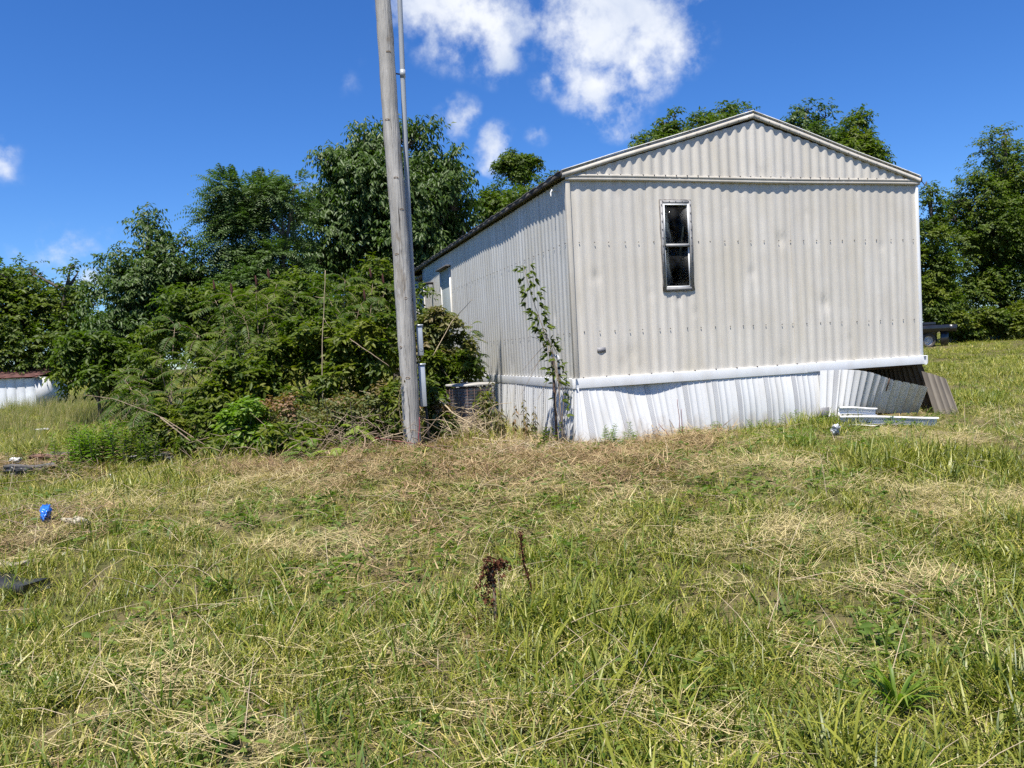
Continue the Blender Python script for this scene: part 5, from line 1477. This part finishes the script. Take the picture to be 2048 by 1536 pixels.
# ------------------------------------------------------------------ black flatbed truck behind the home
def build_truck():
    Y = 38.0; c = at(1858, 690, Y); c[2] = gz(c[0], c[1])
    r = empty('flatbed_truck', c, .06); r.scale = (1.1, 1.1, 1.1); tag(r, 'black flatbed truck with a pale wheel and mud flap behind the home', 'truck')
    bk = pmat('truck_black', (.014, .014, .016), (.025, .024, .024), rough=.35, scale=(3, 3, 3), coat=.3)
    tyre = pmat('tyre_rubber', (.045, .04, .036), (.085, .07, .055), rough=.85, scale=(6, 6, 6))
    rimm = pmat('rim_paint', (.62, .62, .60), (.45, .44, .42), rough=.4, scale=(5, 5, 5))
    R = .335
    def lathe(prof, n=28, y0=0.0, cx=0.0):
        th = np.linspace(0, 2 * math.pi, n + 1)
        return [[(cx + rr * math.cos(t), y0 + yy, R + rr * math.sin(t)) for t in th] for rr, yy in prof]
    for cx in (0.0, -3.6):
        for y0, s_ in ((0.0, 1), (1.7, -1)):
            t = MB().grid(lathe([(.20, .02 * s_), (.25, -.015 * s_), (.31, -.01 * s_), (.335, .03 * s_), (.335, .16 * s_), (.31, .20 * s_), (.20, .2 * s_)], y0=y0, cx=cx)).build('tyre', tyre, r, smooth=True)
            MB().grid(lathe([(.215, .015 * s_), (.205, .03 * s_), (.19, .12 * s_), (.085, .12 * s_), (.075, .05 * s_), (.045, .045 * s_), (.04, .06 * s_), (.001, .06 * s_)], y0=y0, cx=cx)).build('rim', rimm, t, smooth=True)
    MB().box(-4.6, .86, -.12, 1.85, .80, .90).build('bed_deck', bk, r)
    MB().box(-4.6, .86, -.17, -.122, .72, 1.0).build('side_rail', bk, r)
    MB().box(-4.6, .86, 1.852, 1.9, .72, 1.0).build('side_rail', bk, r)
    MB().box(.862, 1.20, -.16, 1.88, .70, .99).build('tail_bumper', bk, r)
    MB().box(-3.9, .40, .10, 1.5, .972, 1.14).build('load_box', bk, r)
    MB().box(-3.8, .42, -.10, .06, .973, 1.0).build('wood_strip', pmat('strip_wood', (.25, .19, .13)), r)
    MB().add([(.50, -.06, .76), (.88, -.06, .76), (.84, -.05, .03), (.52, -.05, .03), (.50, -.03, .76), (.88, -.03, .76), (.84, -.02, .03), (.52, -.02, .03)],
             [[0, 1, 2, 3], [7, 6, 5, 4], [0, 4, 5, 1], [1, 5, 6, 2], [2, 6, 7, 3], [3, 7, 4, 0]]).build('mud_flap', bk, r)
    MB().box(-5.6, .6, .45, .55, .55, .79).box(-5.6, .6, 1.2, 1.3, .55, .79).build('chassis', bk, r)
    MB().box(-.45, .45, -.1, .25, .70, .74).build('fender', bk, r)
    cab = MB().box(-6.3, -4.7, -.05, 1.8, .55, 1.35).box(-6.0, -4.75, .02, 1.72, 1.3501, 1.95).build('cab', bk, r)
    box('hood', bk, r, -7.4, -6.31, .0, 1.75, .55, 1.25, bevel=.05)
build_truck()

# cable stub at the right roof corner
Pc = tohome(at(1835, 366, 10.33))
MB().tube([Pc, Pc + (.06, -.01, .02), Pc + (.12, 0, -.03), Pc + (.2, .05, .03)], .006, 5).build('service_cable', MT['steel'], home)

# ------------------------------------------------------------------ grass
def blade_clump(n, rad, hmin, hmax, w, lean, dead=.3, seed=0, flat=False, curl=1.0, segs=3):
    rg = np.random.default_rng(seed)
    mb = MB()
    for k in range(n):
        a = rg.random() * 6.28; rr = rad * math.sqrt(rg.random()); b0 = np.array([rr * math.cos(a), rr * math.sin(a), 0])
        th = rg.random() * 6.28; h = rg.uniform(hmin, hmax); dirh = np.array([math.cos(th), math.sin(th), 0]); sd_ = np.array([-math.sin(th + rg.normal(0, .6)), math.cos(th), 0])
        ww = w * rg.uniform(.6, 1.3); el = (rg.uniform(.02, .35) if flat else math.pi / 2 - abs(rg.normal(0, lean))); cu = curl * rg.uniform(.2, 1.1)
        V = []; p = b0 + np.array([0, 0, rg.uniform(.01, .05) if flat else -.01]); e = el
        for q in range(segs + 1):
            u = q / segs; wd = ww * (1 - u ** 1.6) / 2
            if q < segs: V += [p - sd_ * wd, p + sd_ * wd]
            else: V += [p]
            e = e - cu / segs * (.5 + u) * (.25 if flat else 1); p = p + (dirh * math.cos(e) + np.array([0, 0, math.sin(e)])) * h / segs
        if flat:
            for v in V: v[2] = max(v[2], .004)
        Q = [[2 * q, 2 * q + 1, 2 * q + 3, 2 * q + 2] for q in range(segs - 1)]; T = [[2 * segs - 2, 2 * segs - 1, 2 * segs]]
        dd = .75 if rg.random() < dead else rg.uniform(0, .28)
        mb.add(V, Q, T, cv=(rg.random(), dd, 0))
    return mb

def instancer(name, label, cat, P, rot, scl, vid, tint, protos):
    """one uncountable mass of plants: geometry-node instances of the prototype meshes"""
    me = bpy.data.meshes.new(name); me.vertices.add(len(P)); me.vertices.foreach_set('co', np.asarray(P, np.float32).ravel())
    for nm, ty, key, dat in (('rot', 'FLOAT_VECTOR', 'vector', rot), ('scl', 'FLOAT_VECTOR', 'vector', scl), ('vid', 'INT', 'value', vid), ('tint', 'FLOAT', 'value', tint)):
        a = me.attributes.new(nm, ty, 'POINT'); a.data.foreach_set(key, np.asarray(dat, np.int32 if ty == 'INT' else np.float32).ravel())
    o = link(name, me, None)
    ng = bpy.data.node_groups.new(name + '_nodes', 'GeometryNodeTree')
    ng.interface.new_socket('Geometry', in_out='INPUT', socket_type='NodeSocketGeometry'); ng.interface.new_socket('Geometry', in_out='OUTPUT', socket_type='NodeSocketGeometry')
    gi = nd(ng, 'NodeGroupInput'); go = nd(ng, 'NodeGroupOutput'); L = ng.links.new
    join = nd(ng, 'GeometryNodeJoinGeometry')
    for pm in protos:
        oi = nd(ng, 'GeometryNodeObjectInfo'); oi.inputs['Object'].default_value = pm
        g2 = nd(ng, 'GeometryNodeGeometryToInstance'); L(oi.outputs['Geometry'], g2.inputs[0]); L(g2.outputs[0], join.inputs[0])
    ip = nd(ng, 'GeometryNodeInstanceOnPoints'); L(gi.outputs[0], ip.inputs['Points']); L(join.outputs[0], ip.inputs['Instance'])
    ip.inputs['Pick Instance'].default_value = True
    def named(nm, ty):
        n = nd(ng, 'GeometryNodeInputNamedAttribute', data_type=ty); n.inputs['Name'].default_value = nm; return n.outputs['Attribute']
    L(named('vid', 'INT'), ip.inputs['Instance Index'])
    er = nd(ng, 'FunctionNodeEulerToRotation'); L(named('rot', 'FLOAT_VECTOR'), er.inputs[0]); L(er.outputs[0], ip.inputs['Rotation'])
    L(named('scl', 'FLOAT_VECTOR'), ip.inputs['Scale']); L(ip.outputs[0], go.inputs[0])
    md = o.modifiers.new('scatter', 'NODES'); md.node_group = ng
    return tag(o, label, cat, kind='stuff')

def proto(mb, name, mat):
    me = mb.mesh(name, cv=True); me.materials.append(mat)
    return bpy.data.objects.new(name, me)       # never linked into the scene: only its shape is scattered

def scatter(dens):
    """points over the field seen from about here; dens(y) per square metre"""
    out = []
    y = 1.2
    while y < 75:
        dy = max(.25, y * .06); wl = min(y * .95 + 2.5, 34); wr = min(y * .85 + 2.5, 46)
        n = rng.poisson(dens(y + dy / 2) * (wl + wr) * dy)
        out.append(np.stack([rng.uniform(-wl, wr, n), rng.uniform(y, y + dy, n)], 1)); y += dy
    P = np.vstack(out)
    q = tohome(np.concatenate([P, np.zeros((len(P), 1))], 1))
    inside = (q[:, 0] > -.08) & (q[:, 0] < W + .05) & (q[:, 1] > -.14) & (q[:, 1] < LEN)
    P = P[~inside]
    return P

def fbm(P, s, seed=0):
    rg = np.random.default_rng(seed); v = np.zeros(len(P)); a = 1.0
    for k in range(5):
        d = rg.normal(size=(3, 2)); ph = rg.random(3) * 6.28
        for i in range(3): v += a * np.sin(P @ d[i] * s + ph[i]) / 3
        s *= 1.9; a *= .62
    return v

PATCH = [(940, 985, 170, 32), (640, 1100, 170, 16), (760, 1108, 60, 18), (1255, 1075, 95, 34), (1560, 1085, 150, 42), (1890, 1005, 170, 32), (560, 960, 120, 26), (230, 1020, 80, 26), (1150, 925, 200, 40), (1330, 890, 120, 26), (700, 965, 120, 26),
         (1060, 905, 90, 30), (1500, 935, 120, 22), (1880, 890, 120, 20), (900, 1480, 400, 60), (300, 1500, 260, 50), (860, 1330, 200, 40), (1650, 1350, 160, 30), (1850, 1180, 180, 26), (300, 1370, 160, 40), (1500, 1500, 200, 40), (980, 1180, 90, 26), (60, 1090, 90, 40)]
def patch_weight(P):
    """how much cut hay lies at a ground point (the mower's swaths, measured where they lie)"""
    w = np.zeros(len(P))
    for px, py, rx, ry in PATCH:
        c = gnd(px, py); ex = abs(gnd(px + rx, py)[0] - c[0]); ey = abs(gnd(px, py - ry)[1] - c[1])
        ang = .35 if py < 1000 else .12
        dx = P[:, 0] - c[0]; dy_ = P[:, 1] - c[1] - dx * ang * .2
        w = np.maximum(w, (.55 if py > 1300 else 1.0) * np.exp(-((dx / ex) ** 2 + (dy_ / max(ey, .12)) ** 2)))
    return w

def litter_weight(P):
    w = np.zeros(len(P))
    for px, py, rx, ry in ((1000, 930, 190, 42), (1180, 915, 200, 38), (1330, 890, 130, 26), (880, 900, 90, 50), (760, 935, 120, 30), (560, 935, 150, 22), (1740, 845, 70, 12), (1040, 965, 130, 22), (60, 1075, 100, 45), (110, 930, 150, 26)):
        c = gnd(px, py); ex = abs(gnd(px + rx, py)[0] - c[0]); ey = abs(gnd(px, py - ry)[1] - c[1])
        w = np.maximum(w, np.exp(-(((P[:, 0] - c[0]) / ex) ** 2 + ((P[:, 1] - c[1]) / ey) ** 2) ** 1.5))
    return np.clip(w * (.8 + .35 * fbm(P, 2.2, 44)), 0, 1)

def under_thicket(P):
    """deep shade under the shrubs: hardly any turf"""
    c = [((-3.0, 12.0), (3.0, 2.2)), ((-1.6, 10.2), (.9, .6))]
    w = np.zeros(len(P))
    for (cx, cy_), (rx, ry) in c: w = np.maximum(w, np.exp(-(((P[:, 0] - cx) / rx) ** 2 + ((P[:, 1] - cy_) / ry) ** 2) ** 2))
    return w

def build_grass():
    turf = [proto(blade_clump(34, .10, .05, .15, .0058, .90, dead=.20, seed=s_, curl=1.5), 'turf_tuft', MT['grass']) for s_ in range(6)]
    turf += [proto(blade_clump(24, .09, .08, .20, .0068, .75, dead=.10, seed=20 + s_, curl=1.7), 'turf_tuft', MT['grass']) for s_ in range(4)]
    P = scatter(lambda y: 210 if y < 5 else 150 if y < 8 else 90 if y < 13 else 34 if y < 24 else 11)
    ut = under_thicket(P); keep = rng.random(len(P)) > np.maximum(ut * .9, litter_weight(P) * .55); P = P[keep]
    n = len(P); pw = patch_weight(P); r_ = np.hypot(P[:, 0], P[:, 1])
    fb = fbm(P, 1.1, 3); fb2 = fbm(P, .35, 8)
    dry = .27 - .20 * (1 - sstep(2.6, 4.4, P[:, 1])) * sstep(-1.2, .8, P[:, 0]) + .26 * fb + .16 * fb2 + .10 * sstep(4.0, 6.0, P[:, 1]) + .42 * pw + np.where((P[:, 0] < -.4) & (P[:, 1] < 7), .05, 0)
    nh = np.exp(-(((P[:, 0] - .6) / 2.0) ** 2 + ((P[:, 1] - 8.3) / .8) ** 2))
    tint = np.clip(dry + .35 * nh + rng.normal(0, .10, n), 0, .95)
    size = rng.uniform(.7, 1.25, n) * np.clip(1 + .45 * fbm(P, 1.7, 5), .5, 1.7) * (1 - .40 * pw) * np.where(r_ > 13, 1.35, 1) * np.where(r_ > 24, 1.5, 1)
    tf = fbm(P, 4.2, 77); tall_t = sstep(.25, .8, tf); size = size * (.84 + .70 * tall_t); tint = np.clip(tint - .18 * tall_t, 0, .95)
    hz = size * rng.uniform(.8, 1.25, n) / np.where(r_ > 13, 1.35, 1) / np.where(r_ > 24, 1.6, 1)
    scl = np.stack([size, size, hz], 1)
    rot = np.stack([rng.normal(0, .1, n), rng.normal(0, .1, n), rng.random(n) * 6.28], 1)
    P3 = np.concatenate([P, gz(P[:, 0], P[:, 1])[:, None]], 1)
    instancer('meadow_grass', 'short green and yellow grass covering the whole field', 'grass', P3, rot, scl, rng.integers(0, 10, n), tint, turf)
    # coarse wide blades, mostly in the right and near foreground
    wide = [proto(blade_clump(12, .10, .12, .28, .0115, .85, dead=.06, seed=40 + s_, curl=1.5, segs=4), 'wide_tuft', MT['grass_wide']) for s_ in range(6)]
    P = scatter(lambda y: 52 if y < 4.2 else 28 if y < 6 else 14 if y < 10 else 3 if y < 20 else .4)
    w = .25 + .5 * sstep(-.5, 1.5, P[:, 0] / np.maximum(P[:, 1], 1) * 2) + .45 * fbm(P, .9, 12) + .35 * (P[:, 1] < 3.6)
    P = P[(rng.random(len(P)) < w) & (under_thicket(P) < .4)]; n = len(P); sz = rng.uniform(.5, 1.15, n)
    instancer('coarse_grass', 'coarse wide-bladed grass tufts scattered through the field', 'grass', np.concatenate([P, gz(P[:, 0], P[:, 1])[:, None]], 1), np.stack([rng.normal(0, .15, n), rng.normal(0, .15, n), rng.random(n) * 6.28], 1),
              np.stack([sz, sz, sz * rng.uniform(.7, 1.1, n)], 1), rng.integers(0, 6, n), np.clip(rng.normal(.3, .2, n), 0, .9), wide)
    # cut straw lying flat
    st = [proto(blade_clump(26, .15, .07, .26, .0034, .1, dead=.3, seed=60 + s_, flat=True, curl=.6), 'straw_wisp', MT['straw']) for s_ in range(8)]
    P = scatter(lambda y: 230 if y < 6 else 190 if y < 11 else 20 if y < 22 else 2)
    pw = patch_weight(P); w = .035 + .42 * pw + .06 * fbm(P, 1.4, 21) + .02 * (P[:, 1] < 3.8)
    P = P[rng.random(len(P)) < w]; n = len(P); pw = patch_weight(P); sz = rng.uniform(.6, 1.2, n)
    near_home = np.exp(-(((P[:, 0] - .9) / 2.0) ** 2 + ((P[:, 1] - 8.1) / 1.0) ** 2))
    th = rng.normal(.3, .9, n) + math.pi * rng.integers(0, 2, n)
    z = gz(P[:, 0], P[:, 1]) + rng.uniform(.0, .035, n) + .025 * pw * rng.random(n)
    instancer('cut_straw', 'dry cut hay lying in pale swaths over the grass', 'hay', np.concatenate([P, z[:, None]], 1), np.stack([rng.normal(0, .12, n), rng.normal(0, .12, n), th], 1),
              np.stack([sz, sz, sz * .8], 1), rng.integers(0, 8, n), np.clip(.12 + .75 * near_home + rng.normal(0, .18, n), 0, 1), st)
    # brown rotting cuttings in a band from the pole along the skirting
    lit = [proto(blade_clump(22, .13, .05, .22, .0060, .1, dead=.35, seed=120 + s_, flat=True, curl=1.0), 'litter_wisp', MT['litter']) for s_ in range(6)]
    P = scatter(lambda y: 420 if 4.2 < y < 10.6 else 0)
    w = litter_weight(P); P = P[rng.random(len(P)) < w * .38]; n = len(P); sz = rng.uniform(.5, 1.3, n)
    instancer('cut_brush', 'brown rotting cuttings strewn from the pole along the skirting', 'cuttings', np.concatenate([P, (gz(P[:, 0], P[:, 1]) + rng.uniform(.0, .045, n))[:, None]], 1), np.stack([rng.normal(0, .25, n), rng.normal(0, .25, n), rng.random(n) * 6.28], 1),
              np.stack([sz, sz, sz], 1), rng.integers(0, 6, n), np.clip(rng.normal(.3, .3, n), 0, 1), lit)
    # clover and other small broadleaf plants in the turf
    def sprig(seed):
        rg = np.random.default_rng(seed); f = Fol(); n = 14
        th = rg.random(n) * 6.28; rr = rg.uniform(.0, .06, n); P_ = np.stack([rr * np.cos(th), rr * np.sin(th), rg.uniform(.01, .06, n)], 1); el = rg.uniform(-.1, .6, n)
        f.leaves(P_, np.stack([np.cos(th) * np.cos(el), np.sin(th) * np.cos(el), np.sin(el)], 1), np.tile([0, 0, 1.0], (n, 1)) + rg.normal(0, .3, (n, 3)), rg.uniform(.025, .06, n), rg.uniform(.014, .028, n), np.stack([rg.random(n), rg.random(n) * .3, n * [0]], 1), six=True)
        me = npmesh('sprig', np.vstack(f.V), np.vstack(f.Q), None, np.vstack(f.C)); me.materials.append(MT['grass_wide']); return bpy.data.objects.new('sprig', me)
    P = scatter(lambda y: 60 if y < 9 else 8 if y < 16 else 0); w = np.clip(.15 + .7 * fbm(P, .8, 31), 0, .8); P = P[rng.random(len(P)) < w]; n = len(P); sz = rng.uniform(.6, 1.4, n)
    instancer('ground_weeds', 'small clover-like broadleaf weeds sprinkled through the turf', 'weeds', np.concatenate([P, gz(P[:, 0], P[:, 1])[:, None]], 1), np.stack([rng.normal(0, .1, n), rng.normal(0, .1, n), rng.random(n) * 6.28], 1),
              np.stack([sz, sz, sz], 1), rng.integers(0, 4, n), np.clip(rng.normal(.2, .15, n), 0, 1), [sprig(150 + k) for k in range(4)])
    # uncut seeding grass at the far left
    tall = [proto(blade_clump(36, .22, .35, .85, .006, .28, dead=.45, seed=80 + s_, curl=.8, segs=4), 'tall_tuft', MT['tallgrass']) for s_ in range(5)]
    n = 1500
    P = np.stack([rng.uniform(-17, -3.2, n), rng.uniform(12.5, 27, n)], 1); ratio = P[:, 0] / P[:, 1]
    keep = (ratio < -.46) & (P[:, 1] > 14.5 + 2 * rng.random(n)); P = P[keep]
    q = np.stack([rng.uniform(-9, -4.5, 260), rng.uniform(11.2, 14, 260)], 1); P = np.vstack([P, q[(q[:, 0] / q[:, 1] < -.47) & (rng.random(260) < .4)]])
    n = len(P); sz = rng.uniform(.4, .85, n) * np.where(P[:, 1] < 14, .6, 1)
    instancer('tall_grass', 'tall uncut seeding grass before the white shed', 'grass', np.concatenate([P, gz(P[:, 0], P[:, 1])[:, None]], 1), np.stack([rng.normal(0, .1, n), rng.normal(0, .1, n), rng.random(n) * 6.28], 1),
              np.stack([sz, sz, sz], 1), rng.integers(0, 5, n), np.clip(rng.normal(.45, .2, n), 0, 1), tall)
    # long single stems standing or lying in the foreground
    mb = MB()
    n = 420
    for k in range(n):
        y = rng.uniform(2.3, 8.5); x = rng.uniform(-.75, .75) * y; B = np.array([x, y, gz(x, y)]); th = rng.random() * 6.28; el = abs(rng.normal(.25, .35)); L = rng.uniform(.15, .42)
        d = np.array([math.cos(th) * math.cos(el), math.sin(th) * math.cos(el), math.sin(el)]); b0 = B + (0, 0, rng.uniform(.02, .07))
        mb.tube([b0, b0 + d * L * .5 + (0, 0, .015), b0 + d * L + (0, 0, -.02 * el)], [.0021, .0017, .0009], 4, caps=False, cv=(rng.random(), .1, 0))
    tag(mb.build('hay_stems', MT['stem_pale']), 'single long hay stems strewn over the foreground grass', 'hay', kind='stuff')
build_grass()
